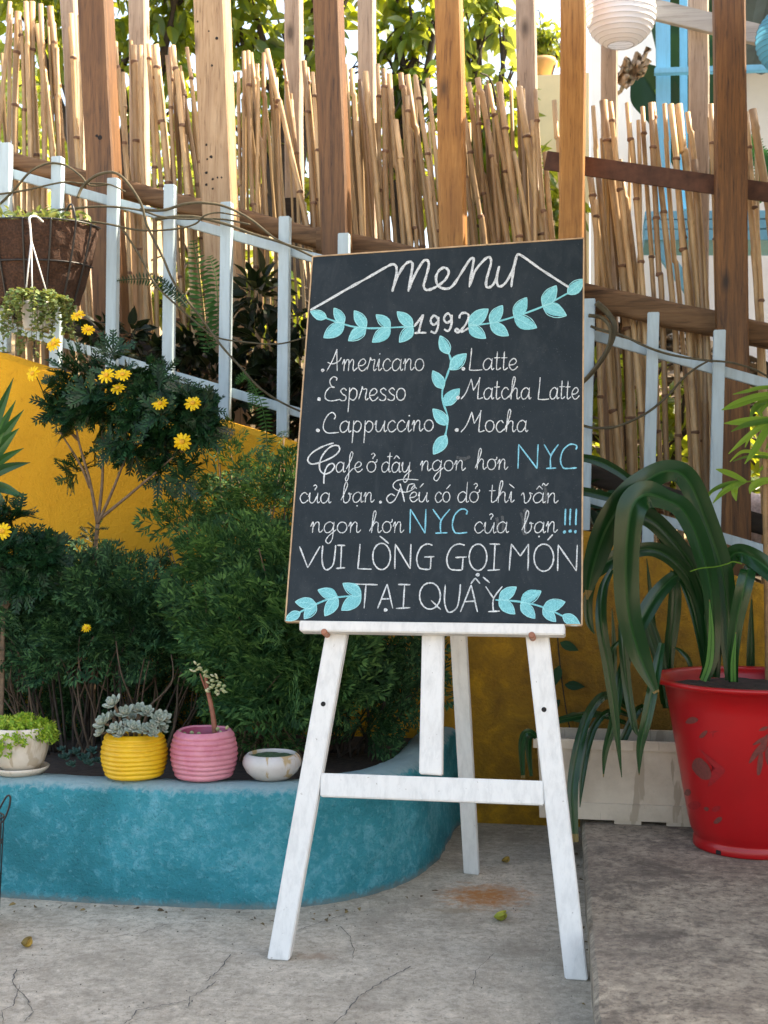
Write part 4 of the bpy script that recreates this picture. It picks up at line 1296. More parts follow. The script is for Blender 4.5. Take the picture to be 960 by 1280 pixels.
# the lower daisy shrub at the left edge
YL = WY - .55
t = empty('daisy_shrub', onY(10,720,YL), 'low dark shrub with one yellow daisy, below the spiky plant on the left', 'flowering shrub')
o2 = lambda x, y, dy=0: onY(x, y, YL+dy)
mb = MB(); b0 = o2(0,960); b0.z = SOIL
for e in [(12,650),(40,690),(60,690),(5,700),(-20,660)]:
    twig(mb, [b0, o2(4,780), o2(e[0]*.6, 720), o2(*e)], .006, .002, 6)
mb.build('stem', M['bark'], t, smooth=True)
P, D = cloud([(12,652,YL,22),(40,690,YL,28),(8,700,YL-.03,34),(60,692,YL,14),(-25,670,YL,36),(25,725,YL,30),(55,715,YL,20)], 62, .2)
mb = MB(); rosettes(mb, P, D*.8 + np.array([0,-.5,.4]), .062, 11); mb.build('foliage', M['daisy_leaf'], t)
daisy(t, o2(3,664,-.10), 12*pxm(YL), (.1,-1,.2), o2(0,690,-.04))
daisy(lt, onY(108,785,Y0-.2), 6*pxm(Y0), (.3,-1,.6), onY(112,805,Y0-.12))

# ------------------------------------------------------------------ blade helper
def blade(mb, pts, widths, fold=.18, tw=0.0, n=9, mi=0, wn=0, rib=False):
    """strap leaf along (x,y,Y) photo points; widths in px per point"""
    C = crom([onY(x, y, Y) for x, y, Y in pts], n)
    W = crom([Vector((w, 0, 0)) for w in widths], n)
    m = len(C); V = []; Fs = []
    fr = [-1, -.6, -.10, 0, .10, .6, 1]
    for i, c in enumerate(C):
        t = (C[min(i+1,m-1)] - C[max(i-1,0)]).normalized()
        view = (c - _CO).normalized()
        s_ = t.cross(view)
        s_ = s_.normalized() if s_.length > .05 else Vector((1,0,0))
        ang = tw*(math.sin(i/m*3+1))
        s_ = (s_*math.cos(ang) + t.cross(s_)*math.sin(ang)).normalized()
        nn = s_.cross(t).normalized()
        if nn.dot(view) > 0: nn = -nn
        w = max(W[i].x, .3)*pxm(c.y)/2
        for q in fr:
            V.append(c + s_*w*q + nn*(abs(q)*fold*w - (.05*w if q == 0 else 0)))
    for i in range(m-1):
        for k in range(6):
            o_ = 7*i+k
            Fs.append((o_, o_+1, o_+8, o_+7))
    n0 = len(mb.m); mb.add(V, Fs, mi)
    if rib:
        tip = int((m-1)*random.uniform(.965, 1.03))
        for j in range(len(Fs)):
            seg, k = divmod(j, 6)
            if seg >= tip: mb.m[n0+j] = 2
            elif k in (2, 3): mb.m[n0+j] = 1

# spiky plant, left edge
YS = WY - .32
t = empty('spiky_plant', onY(-25,600,YS), 'spiky green rosette plant at the left edge in front of the yellow wall', 'plant')
mb = MB()
for (x0,y0,x1,y1,w,dy) in [(-22,575,17,472,13,0),(-20,580,30,512,14,-.03),(-18,585,24,535,16,-.06),(-20,585,20,500,12,.03),(-22,600,38,578,13,-.05),(-22,605,34,624,14,-.08),(-22,595,30,560,11,0),(-24,600,12,640,12,-.1),(-24,580,-6,460,14,0),(-30,590,-70,520,14,-.03),(-30,600,-80,590,14,-.05),(-26,590,5,540,18,-.12)]:
    mx, my = (x0+x1)/2, (y0+y1)/2 - 4
    blade(mb, [(x0,y0,YS),(mx,my,YS+dy),(x1,y1,YS+dy*1.6)], [w*.8,w,0.5], .35)
mb.build('foliage', M['agave'], t, smooth=True)
mb = MB(); twig(mb, [Vector((onY(-26,960,YS).x, YS, SOIL)), onY(-24,700,YS), onY(-24,590,YS)], .016, .018, 8); mb.build('stem', M['bark_dark'], t, smooth=True)

# ------------------------------------------------------------------ pots on the planter rim
def rimpos(x, y, z=None): return onZ(x, y, (RIM+.002) if z is None else z)
def potmat(name, c, c2, rough=.45, drip=None):
    m, nt, b = mat(name)
    o_ = objco(nt); n = noise_n(nt, o_, 9, 6, .65); n2 = noise_n(nt, o_, 120, 4, .6)
    col = ramp(nt, n, [(.3, c2), (.62, c)])
    col = mixc(nt, ramp(nt, n2, [(.6, 0.0), (.8, .35)]), col, [x*.6 for x in c2])
    if drip:
        o3 = objco(nt, (1,1,.18)); n3 = noise_n(nt, o3, 30, 4, .5, .4)
        col = mixc(nt, ramp(nt, n3, [(.57, 0.0), (.61, .75)]), col, drip)
    nt.links.new(col, b.inputs['Base Color']); b.inputs['Roughness'].default_value = rough
    bump(nt, b, n2, .12, .002)
    return m
M['potY'] = potmat('yellow_pot_glaze', (.78,.47,.015), (.60,.31,.01))
M['potP'] = potmat('pink_pot_glaze', (.66,.26,.31), (.46,.10,.16))
M['potPin'] = potmat('pink_pot_inside', (.36,.05,.11), (.25,.04,.08))
M['potW'] = potmat('cream_pot_glaze', (.66,.59,.50), (.52,.44,.35), .4, (.42,.33,.23))
M['bowl'] = potmat('white_bowl_glaze', (.60,.56,.53), (.45,.42,.38), .38, (.42,.25,.05))
def wavy(R0, h, waves, amp):
    """ribbed pot profile, outside up, over the lip and down inside"""
    p = [(R0*.55, 0.0), (R0*.70, 0.003)]
    n = waves*8
    for i in range(n+1):
        t = i/n
        r = R0*(.74 + .27*math.sin(math.pi*(.13+.70*t)))
        r += amp*(abs(math.sin(math.pi*waves*t)) - .5)
        p.append((r, .006 + (h-.012)*t))
    r = p[-1][0]
    p += [(r-.002, h-.002), (r-.006, h), (r-.012, h-.004), (r-.014, h-.02), (r-.02, h-.05)]
    return p
def ribbed_pot(x, y, rpx, hpx, mt, mtin, label, seed):
    c = rimpos(x, y); d = c.y
    R0 = rpx*pxm(d); h = hpx*pxm(d)
    t = empty('ribbed_pot', c, label, 'plant pot', None)
    prof = wavy(R0, h, 9, R0*.045)
    mb = MB(); n0 = len(prof)-3
    mb.lathe(prof, c, 56)
    V = mb.v[0]
    for i in range(len(V)):      # hand-made wobble in the ribs
        a = math.atan2(V[i][1]-c.y, V[i][0]-c.x)
        V[i][2] += .0022*noise.noise(Vector((math.cos(a)*1.6+seed, math.sin(a)*1.6, V[i][2]*30)))*min(1, (V[i][2]-c.z)/.02)
    mb.m = [0 if i//56 < n0 else 1 for i in range(len(mb.f))]
    mb.build('pot', [mt, mtin], t, smooth=True)
    mb = MB(); ns = 24; rin = prof[-1][0] + .012
    V = [(c.x, c.y, c.z+h-.022)] + [(c.x+rin*math.cos(2*math.pi*k/ns)*.96, c.y+rin*math.sin(2*math.pi*k/ns)*.96, c.z+h-.026+.004*random.random()) for k in range(ns)]
    mb.add(V, [(0, 1+k, 1+(k+1)%ns) for k in range(ns)]); mb.build('soil', M['soil'], t)
    return c, R0, h
cy, RY, HY = ribbed_pot(168, 972, 42.5, 60, M['potY'], M['potY'], 'round ribbed yellow pot on the planter rim, holding grey rosettes', 1)
cp, RP, HP = ribbed_pot(255, 973, 42.5, 64, M['potP'], M['potPin'], 'round ribbed pink pot on the planter rim beside the yellow pot', 7)
# rosettes in the yellow pot
t = empty('rosette_succulent', (cy.x, cy.y, cy.z+HY), 'clump of pale grey green rosette succulents spilling over the yellow pot', 'succulent')
YR = cy.y
ros = [(143,881,14,-.03),(131,905,15,-.05),(146,913,12,-.07),(158,893,13,-.02),(173,889,12,.01),(184,892,11,.0),(197,901,14,-.04),(205,899,11,-.01),(190,910,10,-.06),(127,917,10,-.06),(160,908,9,-.05),(203,912,9,-.03),(168,912,12,-.06),(180,914,11,-.06),(152,919,10,-.075),(165,900,11,.03),(192,918,9,-.07),(140,897,10,0)]
mb2 = MB()
for (x, y, r, dy) in ros:
    c = onY(x, y, YR+dy); rm = r*pxm(YR)*1.1
    ax = unit(np.array([(x-166)/60., -.55, .75])); a = unit(np.cross(ax, [.2,.1,1.])); b = np.cross(ax, a)
    Pq = []; Dq = []; Sq = []
    for k in range(17):
        an = k*2.39996; ring = k/17
        el = 1.6*(1-ring)**1.3 + .12
        Pq.append(np.array(c) + ax*.004*(1-ring)); Dq.append(ax*el + a*math.cos(an) + b*math.sin(an)); Sq.append(rm*(.5+.55*ring))
    mb = MB(); mb.inst(FLESH, Pq, Dq, Sq, np.zeros(17), up=np.tile(ax,(17,1)))
    mb.build('rosette', M['echeveria'], t, smooth=True)
    s0 = Vector((cy.x + (c.x-cy.x)*.5, cy.y + (c.y-cy.y)*.3, cy.z+HY-.03))
    twig(mb2, [s0, s0.lerp(c,.5)+Vector((0,0,.015)), c], .0035, .003, 6)
mb2.build('stem', M['bark'], t, smooth=True)
# stem succulent in the pink pot
t = empty('stem_succulent', (cp.x, cp.y, cp.z+HP-.02), 'reddish stem with small round pale leaves growing in the pink pot', 'succulent')
M['redstem'] = simple('red_brown_stem', (.24,.085,.05), .6, .3, 60, .2)
mb = MB(); YK = cp.y
twig(mb, [onY(269,926,YK), onY(267,900,YK), onY(263,878,YK), onY(259,860,YK), onY(257,844,YK)], .0075, .0045, 8)
twig(mb, [onY(262,872,YK), onY(255,856,YK-.005), onY(250,842,YK-.01)], .003, .002, 6)
mb.build('stem', M['redstem'], t, smooth=True)
Pq = []; Dq = []
for (x, y) in [(247,832),(243,838),(252,836),(258,842),(256,847),(270,845),(274,849),(268,851),(262,846),(265,860),(262,864),(268,862),(276,862),(279,866),(273,865),(270,869),(277,858),(254,840),(262,855),(272,857)]:
    for _ in range(2):
        Pq.append(onY(x+random.uniform(-2,2), y+random.uniform(-2,2), YK-.015+random.uniform(-.012,.012))); Dq.append([random.uniform(-1,1), -.6, random.uniform(-.3,1)])
for (x, y) in [(272,912),(278,916),(283,910),(240,917),(225,915),(232,918),(248,918)]:
    Pq.append(onY(x, y+2, YK-.01)); Dq.append([random.uniform(-.6,.6), -.5, .9])
mb = MB(); mb.inst(BALLLEAF, np.array([tuple(p) for p in Pq]), Dq, .0125, RNG.uniform(-.5,.5,len(Pq))); mb.build('foliage', M['jade'], t, smooth=True)
# white bowl
cb = rimpos(340, 973)
t = empty('shallow_bowl', cb, 'shallow off white bowl with brown drips and moss, on the planter rim', 'plant pot')
rb = 38*pxm(cb.y); hb = 33*pxm(cb.y)
prof = [(rb*.45,0),(rb*.62,.002),(rb*.86,hb*.28),(rb*.99,hb*.55),(rb,hb*.68),(rb*.95,hb*.86),(rb*.84,hb*.98),(rb*.80,hb),(rb*.77,hb*.97),(rb*.78,hb*.85),(rb*.8,hb*.7)]
mb = MB(); mb.lathe(prof, cb, 56); mb.build('bowl', M['bowl'], t, smooth=True)
mb = MB(); V = []; ns, nr = 30, 8
for j in range(nr+1):
    for k in range(ns):
        a = 2*math.pi*k/ns; q = rb*.785*j/nr
        V.append((cb.x+q*math.cos(a), cb.y+q*math.sin(a), cb.z + hb*.86 + .004*noise.noise(Vector((q*math.cos(a)*60, q*math.sin(a)*60, 1)))))
mb.add(V, [(j*ns+k, j*ns+(k+1)%ns, (j+1)*ns+(k+1)%ns, (j+1)*ns+k) for j in range(nr) for k in range(ns)])
mb.build('moss', simple('moss', (.03,.075,.03), .95, .6, 90, .8), t, smooth=True)
# cream cup with saucer and bright sedum
cc = rimpos(26, 966)
t = empty('cup_pot', cc, 'cream cup shaped pot on its saucer, overgrown with bright green sedum', 'plant pot')
u = pxm(cc.y)
mb = MB(); mb.lathe([(20*u,0),(30*u,.001),(36*u,6*u),(37.5*u,9*u),(36.5*u,10*u),(34*u,7*u),(22*u,4*u)], cc, 48); mb.build('saucer', M['potW'], t, smooth=True)
mb = MB(); mb.lathe([(18*u,5*u),(24*u,6.5*u),(31*u,16*u),(35.5*u,30*u),(38*u,48*u),(39*u,62*u),(38*u,63*u),(36.5*u,61*u),(35*u,48*u)], cc, 48); mb.build('cup', M['potW'], t, smooth=True)
mb = MB(); V = [(cc.x+36*u*math.cos(2*math.pi*k/24), cc.y+36*u*math.sin(2*math.pi*k/24), cc.z+55*u) for k in range(24)]; mb.add(V, [tuple(range(24))]); mb.build('soil', M['soil'], t)
t2 = empty('sedum_plant', (cc.x, cc.y, cc.z+58*u), 'bright yellow green trailing sedum spilling over the cream cup', 'succulent')
Pq = []; Dq = []
for k in range(330):
    a = random.uniform(0, 2*math.pi); q = random.random()**.5*50*u
    x = cc.x + q*math.cos(a); y = cc.y + q*math.sin(a)*.95
    over = max(0, q-36*u)
    front = 1.0 if (math.sin(a) < .1 and math.cos(a) < .15) else .55
    z = cc.z + 62*u + random.uniform(-4,16)*u*(1-(q/(52*u))**2) - over*random.uniform(.4, 3.2)*front
    Pq.append((x, y, z)); Dq.append((math.cos(a)*.6+random.uniform(-.5,.5), math.sin(a)*.6-.3, random.uniform(-.2,1)))
Pq = np.array(Pq); Dq = np.array(Dq)
mb = MB()
for p, d in zip(Pq, Dq):
    dd = unit(d); a = unit(np.cross(dd, [.2,.3,1.])); b = np.cross(dd, a)
    Ps = []; Ds = []
    for k in range(9):
        an = k*2.4
        Ps.append(p - dd*.0022*k); Ds.append(dd*.7 + a*math.cos(an) + b*math.sin(an))
    mb.inst(ovalleaf(.26,.05,.1,2), Ps, Ds, .0125, RNG.uniform(-.3,.3,9), up=np.tile(dd,(9,1)))
mb.build('foliage', M['sedum'], t2)
# low dark succulents between cup and yellow pot
t = empty('low_succulent', rimpos(100,955), 'low dark blue green succulents between cream cup and yellow pot', 'succulent')
for (x, y, r) in [(82,948,11),(95,942,11),(106,950,12),(116,940,10),(112,955,10),(90,957,9),(78,938,8),(122,952,8)]:
    c = onZ(x, y, RIM+.012); ax = unit(np.array([random.uniform(-.3,.3), -.5, .8])); a = unit(np.cross(ax, [.2,.1,1.])); b = np.cross(ax, a)
    Pq = []; Dq = []; Sq = []
    for k in range(10):
        an = k*2.4; ring = k/10
        Pq.append(np.array(c)); Dq.append(ax*(1.3*(1-ring)+.15) + a*math.cos(an) + b*math.sin(an)); Sq.append(r*pxm(c.y)*(.6+.5*ring))
    mb = MB(); mb.inst(FLESH, Pq, Dq, Sq, np.zeros(10), up=np.tile(ax,(10,1))); mb.build('rosette', M['low_succ'], t, smooth=True)
# black wire basket at the left edge
c = onZ(-22, 1060, 0) + Vector((0,-.12,0))
c = onY(-30, 1045, onZ(-22,1160,0).y); d = c.y
t = empty('wire_basket', (c.x, c.y, 0), 'black wire basket with a looped handle at the left edge of the planter front', 'basket')
mb = MB()
def ringpts(r, z, n=20): return [Vector((c.x+r*math.cos(2*math.pi*k/n), c.y+r*math.sin(2*math.pi*k/n), z)) for k in range(n+1)]
zt = onY(-30, 1022, d).z; r_ = 36*pxm(d)
for z, q in ((zt, 1), (zt-.06, .95), (zt-.14, .88), (.004, .8)): mb.tube(ringpts(r_*q, z), .0022, 6)
for k in range(14):
    a = 2*math.pi*k/14
    mb.tube([Vector((c.x+r_*math.cos(a), c.y+r_*math.sin(a), zt)), Vector((c.x+r_*.8*math.cos(a), c.y+r_*.8*math.sin(a), .004))], .0017, 5)
mb.build('basket', M['black'], t, smooth=True)
mb = MB(); mb.tube(crom([onY(x, y, d-.02) for x, y in ((-10,1030),(2,1006),(9,995),(13,997),(11,1010),(4,1026),(-6,1034))], 6), .0024, 6); mb.build('handle', M['black'], t, smooth=True)
mb = MB(); mb.lathe([(.001,.008),(r_*.78,.008),(r_*.93,zt-.02),(r_*.85,zt-.02),(.001,zt-.03)], (c.x,c.y,0), 24); mb.build('liner', M['soil'], t, smooth=True)

# ------------------------------------------------------------------ coir basket and hanging pot on the fence
M['coir'] = simple('coir_liner', (.05,.022,.012), .95, .65, 140, 1.0)
YB = FY - .015
t = empty('coir_basket', onY(40,300,YB), 'large brown coir trough basket in black wire hooked on the picket fence', 'hanging basket')
cx0 = onY(42, 290, YB); hw = 92*pxm(YB); dep = .20; ht = 100*pxm(YB)
def bpt(a, v, k=1.0):
    """half-bowl: a in 0..pi across the front, v 0 top to 1 bottom"""
    sc_ = (1 - .30*max(v, 0.0)**1.3)*k
    return Vector((cx0.x - hw*sc_*math.cos(a), YB - dep*sc_*max(0.0, math.sin(a))**.75 - .002, cx0.z - ht*v))
mb = MB(); na, nv = 40, 14; V = []
for j in range(nv+1):
    for i in range(na+1):
        p = bpt(math.pi*i/na, j/nv); q = .007*noise.noise(Vector((p.x*30, p.z*30, p.y*30)))
        V.append((p.x+q, p.y-q*.8, p.z + (.006*noise.noise(Vector((p.x*40,1,1))) if j == 0 else 0)))
Fs = [(j*(na+1)+i, (j+1)*(na+1)+i, (j+1)*(na+1)+i+1, j*(na+1)+i+1) for j in range(nv) for i in range(na)]
o_ = len(V)
Fs.append(tuple(nv*(na+1)+i for i in range(na+1)))
Fs.append(tuple(reversed(range(na+1))))
mb.add(V, Fs)
mb.build('coir_liner', M['coir'], t, smooth=False)
mb = MB()
for i in (3,8,13,18,23,28,33,37):
    a = math.pi*i/40
    pts = [bpt(a, v, 1.025) for v in np.linspace(-.02, .98, 12)]
    if i in (8, 18, 33): # hooked tops
        top = pts[0]; pts = [top + Vector((-.05,.03,.012)), top + Vector((-.035,.02,.045)), top + Vector((-.012,.0,.05))] + pts
    mb.tube(crom(pts, 3), .0032, 6)
for v in (-.01, .5): mb.tube([bpt(math.pi*i/30, v, 1.02) for i in range(31)], .003, 6)
mb.build('wire_frame', M['black'], t, smooth=True)
# low greenery inside that basket
P = []; D = []
for k in range(240):
    a = random.uniform(.05, math.pi-.05); q = random.random()**.5
    p = bpt(a, 0, q); P.append((p.x, p.y, p.z + random.uniform(-.01,.035))); D.append((random.uniform(-1,1), random.uniform(-1,.3), random.uniform(.1,1)))
t3 = empty('basket_greenery', cx0, 'low green leaves filling the top of the brown coir basket', 'plant')
mb = MB(); mb.inst(OVAL, P, D, RNG.uniform(.02,.04,240), RNG.uniform(-1,1,240)); mb.build('foliage', M['ivy'], t3)
# white hanging pot
YH = YB - .30
M['potH'] = potmat('white_plastic_pot', (.62,.63,.64), (.5,.5,.5), .4)
ch = onY(46, 412, YH); u = pxm(YH)
t = empty('hanging_pot', ch, 'small white hanging pot on three white cords, below the coir basket', 'hanging pot')
mb = MB(); mb.lathe([(.001,0),(16*u,0),(17*u,.003),(21*u,31*u),(23*u,31*u),(23*u,35*u),(21*u,36*u),(20*u,31*u)], ch, 40); mb.build('pot', M['potH'], t, smooth=True)
mb = MB(); V = [(ch.x+20.5*u*math.cos(2*math.pi*k/24), ch.y+20.5*u*math.sin(2*math.pi*k/24), ch.z+30*u) for k in range(24)]; mb.add(V, [tuple(range(24))]); mb.build('soil', M['soil'], t)
hk = onY(39, 300, YH); top = onY(37, 272, YH)
for (dx, dy) in ((-17,-.2),(3,-20),(17,4)):
    e = Vector((ch.x+dx*u, ch.y+dy*u, ch.z+34*u))
    mb = MB(); mb.tube([e, e.lerp(hk,.5), hk], .0021, 6); mb.build('cord', M['potH'], t, smooth=True)
mb = MB(); mb.tube(crom([hk - Vector((0,0,.012)), hk, hk.lerp(top,.6), top, top + Vector((.003,.04,.012)), top + Vector((.003,.09,.006))], 5), .0034, 8); mb.build('hook', M['potH'], t, smooth=True)
t3 = empty('trailing_plant', (ch.x, ch.y, ch.z+34*u), 'small leaved trailing plant spilling over the white hanging pot', 'plant')
P = []; D = []; mb = MB()
for k in range(36):
    a = random.uniform(0, 2*math.pi); r0 = 20*u; out = random.uniform(.4, 1.6)*20*u
    L = random.choice((1,1,2,2,3))*random.uniform(14,32)*u
    if k in (1, 2, 3): a = 3.9 + .2*k; L = 80*u; out = 8*u
    b = Vector((ch.x + .5*r0*math.cos(a), ch.y + .5*r0*math.sin(a), ch.z+34*u)); m1 = Vector((ch.x + (r0+out*.6)*math.cos(a), ch.y + (r0+out*.6)*math.sin(a), ch.z+ (40+random.uniform(-2,10))*u))
    e = Vector((ch.x + (r0+out)*math.cos(a)+random.uniform(-4,4)*u, ch.y + (r0+out)*math.sin(a), m1.z - L))
    c = crom([b, m1, m1.lerp(e,.5) + Vector((math.cos(a),math.sin(a),0))*4*u, e], 9)
    mb.tube(c, .0009, 4)
    for p in c[3:]:
        for _ in range(2):
            P.append((p.x+random.uniform(-2,2)*u, p.y+random.uniform(-2,2)*u, p.z)); D.append((random.uniform(-1,1), random.uniform(-1,.2), random.uniform(-.6,.5)))
mb.build('stem', M['bark'], t3)
mb = MB(); mb.inst(ovalleaf(.4,.08,.1,3), P, D, RNG.uniform(.011,.019,len(P)), RNG.uniform(-.8,.8,len(P))); mb.build('foliage', M['ivy'], t3)

# ------------------------------------------------------------------ vines on the fence
def vine(pts, wpx, Y, label, sc=3.2, ox=0, oy=180):
    mb = MB()
    q = crom([onY(ox+x/sc, oy+y/sc, Y + .012*math.sin(i*1.7)) for i, (x, y) in enumerate(pts)], 8); m = len(q)
    mb.tube(q, [wpx*pxm(Y)/2*(1-.35*i/m)*(1+.12*noise.noise(Vector((i*.6,0,3)))) for i in range(m)], 7)
    o_ = mb.build('vine', M['vine'], None, smooth=True)
    tag(o_, label, 'vine')
VY = FY - .012
vine([(-60,300),(0,240),(60,180),(120,112),(190,78),(260,85),(320,125),(360,165),(430,162)], 3.6, VY, 'bare vine arching over the fence rail near the coir basket')
vine([(-60,205),(0,200),(100,185),(250,153),(330,158),(430,160),(500,190)], 3.0, VY-.01, 'thin bare vine running level along the top rail on the left')
vine([(-40,318),(0,310),(120,280),(250,262),(420,250),(560,265),(640,290),(740,300),(880,300),(1000,322)], 3.6, VY-.015, 'long vine lying across the pickets above the coir basket')
vine([(-40,322),(0,320),(200,300),(400,315),(560,345),(700,340),(780,320),(820,285),(880,275),(960,290)], 3.2, VY-.02, 'vine looping up at the fifth picket from the left')
vine([(310,215),(335,165),(400,120),(480,125),(560,230),(590,330),(650,450),(700,560),(800,690),(880,800),(960,890),(1050,985),(1180,1060),(1320,1105)], 4.0, VY-.03, 'long vine hanging in a diagonal across the middle pickets')
vine([(490,340),(560,450),(620,560),(700,640),(780,710),(860,770),(960,790),(1110,800),(1230,770)], 3.0, VY-.02, 'thin vine sagging between pickets below the fern')
vine([(560,262),(650,265),(740,240),(820,236),(900,250),(1000,300),(1120,390),(1250,430)], 4.2, VY-.01, 'twisted vine along the top rail towards the board')
vine([(620,300),(760,290),(900,320),(1010,360),(1140,400),(1260,455)], 4.5, VY-.02, 'thick vine under the top rail, left of the board')
vine([(95,70),(150,120),(182,190),(150,290),(90,380),(35,440),(-30,480)], 8, VY-.015, 'thick looping vine hanging from the rail right of the board', 3.767, 720, 360)
vine([(60,130),(120,140),(160,190),(150,280),(95,370),(20,450)], 5, VY-.03, 'second looping vine beside the thick one right of the board', 3.767, 720, 360)
vine([(70,180),(110,195),(220,225),(340,280),(450,315),(600,340),(720,350),(830,380),(900,415),(1000,470)], 3.6, VY-.02, 'dark vine lying along the top rail on the right', 3.767, 720, 360)
vine([(0,635),(40,650),(100,660),(200,650),(330,590),(430,510),(500,430),(560,380),(620,345)], 3.8, VY-.03, 'vine swagged from the board edge up to the right hand picket', 3.767, 720, 360)

# ------------------------------------------------------------------ ferns and dark plants behind the fence
def frond(mb, pts, wpx, Y, pin=34, mi=0):
    C = crom([onY(x, y, Y + (p[0] if p else 0)) for x, y, *p in pts], 10); m = len(C)
    mb.tube(C, .0016, 4)
    P = []; D = []; S_ = []; U = []
    for k in range(pin):
        f = (k+.5)/pin*(m-1); i = int(f); c = C[i].lerp(C[min(i+1,m-1)], f-i)
        t = (C[min(i+1,m-1)]-C[max(i-1,0)]).normalized(); v = (c-_CO).normalized(); s_ = t.cross(v).normalized()
        tt = k/pin; w = wpx*pxm(Y)*(min(1, .35+2.2*tt)*(1-tt**3*.85))
        for q in (-1, 1):
            P.append(tuple(c)); D.append(tuple(s_*q + t*.25)); S_.append(w*random.uniform(.88,1.1)); U.append(tuple(-v))
    mb.inst(ovalleaf(.13,.02,.12,3), P, D, np.array(S_), RNG.uniform(-.3,.3,len(P)), up=np.array(U))
YF = FY + .25
t = empty('fern', onY(255,430,YF), 'upright light green fern frond clump behind the third and fourth pickets', 'fern')
mb = MB(); frond(mb, [(262,445),(256,400),(250,350),(241,300)], 22, YF, 26); frond(mb, [(260,440),(272,400),(270,350),(262,320)], 18, YF+.05, 22)
mb.build('foliage', M['fernleaf'], t)
t = empty('fern', onY(226,375,FY-.03), 'dark fern frond reaching left across the pickets', 'fern')
mb = MB(); frond(mb, [(235,385),(215,365),(190,350),(165,349),(146,351)], 11, FY-.03, 26); frond(mb, [(235,385),(225,372),(212,360),(200,345)], 9, FY-.05, 18)
mb.build('foliage', M['daisy_leaf'], t)
t = empty('fern', onY(318,490,FY-.02), 'hanging fern frond draped over the yellow wall beside the board', 'fern')
mb = MB(); frond(mb, [(312,475),(325,500),(332,530),(334,560),(332,575)], 11, FY-.04, 26); frond(mb, [(312,475),(316,495),(314,515)], 9, FY-.03, 14); frond(mb, [(312,475),(304,470),(295,480)], 8, FY-.03, 12)
mb.build('foliage', M['fernleaf'], t)
def dark_plant(label, cl, n, mt, size, base):
    b = onY(*base); t = empty('dark_leaved_plant', b, label, 'plant')
    P, D = cloud(cl, n, .1)
    mb = MB(); mb.inst(OVAL, P, D + np.array([0,-.4,-.1]), size*RNG.uniform(.6,1.3,n), RNG.uniform(-1.2,1.2,n)); mb.build('foliage', mt, t)
    mb = MB()
    for k in range(14):
        p = Vector(P[RNG.randint(n)]); twig(mb, [b + Vector((random.uniform(-.1,.1),0,0)), b.lerp(p,.5)+Vector((random.uniform(-.05,.05),0,.03)), p], .004, .0015, 5)
    mb.build('stem', M['bark_dark'], t, smooth=True)
YX = FY + .28
dark_plant('dark red leaved plant behind the pickets just left of the board', [(320,370,YX,32),(330,430,YX,36),(345,480,YX,30),(372,400,YX,28),(380,470,YX,30),(310,460,YX,26),(395,520,YX,30),(350,520,YX,24)], 420, M['red_leaf'], .075, (345,540,YX))
dark_plant('low black green plant behind the pickets under the coir basket', [(190,450,YX,26),(215,440,YX,26),(240,460,YX,26),(265,480,YX,28),(160,420,YX,24),(290,500,YX,26),(130,420,YX,22),(240,430,YX,20)], 380, M['red_leaf'], .06, (220,490,YX))
dark_plant('dark plant hidden low behind the board and the right hand pickets', [(470,470,YX,60),(560,520,YX,60),(660,560,YX,60),(720,620,YX,40)], 300, M['daisy_leaf'], .08, (580,600,YX))

# ------------------------------------------------------------------ right: trough, red pot and strap plant
M['trough'] = potmat('cream_trough_plastic', (.62,.52,.41), (.46,.37,.28), .5, (.36,.28,.20))
ZS = .10
f0 = onZ(660, 1026, ZS + .0); fy = onZ(760, 1032, ZS).y
tx0 = onY(668, 930, fy).x; tx1 = onY(905, 930, fy).x; th = onY(760, 925, fy).z - ZS
t = empty('trough_planter', (tx0, fy, ZS), 'long dirty cream trough planter on the pavement behind the red pot', 'planter')
mb = MB(); dp = .19; wl = .008
def frustum(mb, x0, x1, y0, y1, za, zb, ta, tb):
    a = [(x0+ta,y0+ta,za),(x1-ta,y0+ta,za),(x1-ta,y1-ta,za),(x0+ta,y1-ta,za)]; b = [(x0+tb,y0+tb,zb),(x1-tb,y0+tb,zb),(x1-tb,y1-tb,zb),(x0+tb,y1-tb,zb)]
    mb.add(a+b, [(0,1,5,4),(1,2,6,5),(2,3,7,6),(3,0,4,7)])
zb = ZS + .012
frustum(mb, tx0, tx1, fy, fy+dp, zb, ZS+th*.24, .014, .012)
frustum(mb, tx0, tx1, fy, fy+dp, ZS+th*.24, ZS+th*.25, .012, .017)
frustum(mb, tx0, tx1, fy, fy+dp, ZS+th*.25, ZS+th*.88, .017, .008)
frustum(mb, tx0, tx1, fy, fy+dp, ZS+th*.88, ZS+th*.885, .008, -.003)
frustum(mb, tx0, tx1, fy, fy+dp, ZS+th*.885, ZS+th*.985, -.003, -.003)
frustum(mb, tx0, tx1, fy, fy+dp, ZS+th*.985, ZS+th, -.003, .0)
frustum(mb, tx0, tx1, fy, fy+dp, ZS+th, ZS+th-.001, .0, .008)
frustum(mb, tx0, tx1, fy, fy+dp, ZS+th-.001, ZS+th*.5, .008, .016)
mb.add([(tx0+.02,fy+.02,zb),(tx1-.02,fy+.02,zb),(tx1-.02,fy+dp-.02,zb),(tx0+.02,fy+dp-.02,zb)], [(3,2,1,0)])
mb.build('trough', M['trough'], t)
for fx in (.12, .62, 1.02):
    X = tx0 + fx*.36
    mb = MB(); mb.box((X, fy+.018, ZS+.001), (X+.075, fy+dp-.02, zb+.001)); mb.build('foot', M['trough'], t)
mb = MB(); mb.add([(tx0+.014,fy+.014,ZS+th-.03),(tx1-.014,fy+.014,ZS+th-.03),(tx1-.014,fy+dp-.014,ZS+th-.03),(tx0+.014,fy+dp-.014,ZS+th-.03)], [(0,1,2,3)]); mb.build('soil', M['soil'], t)

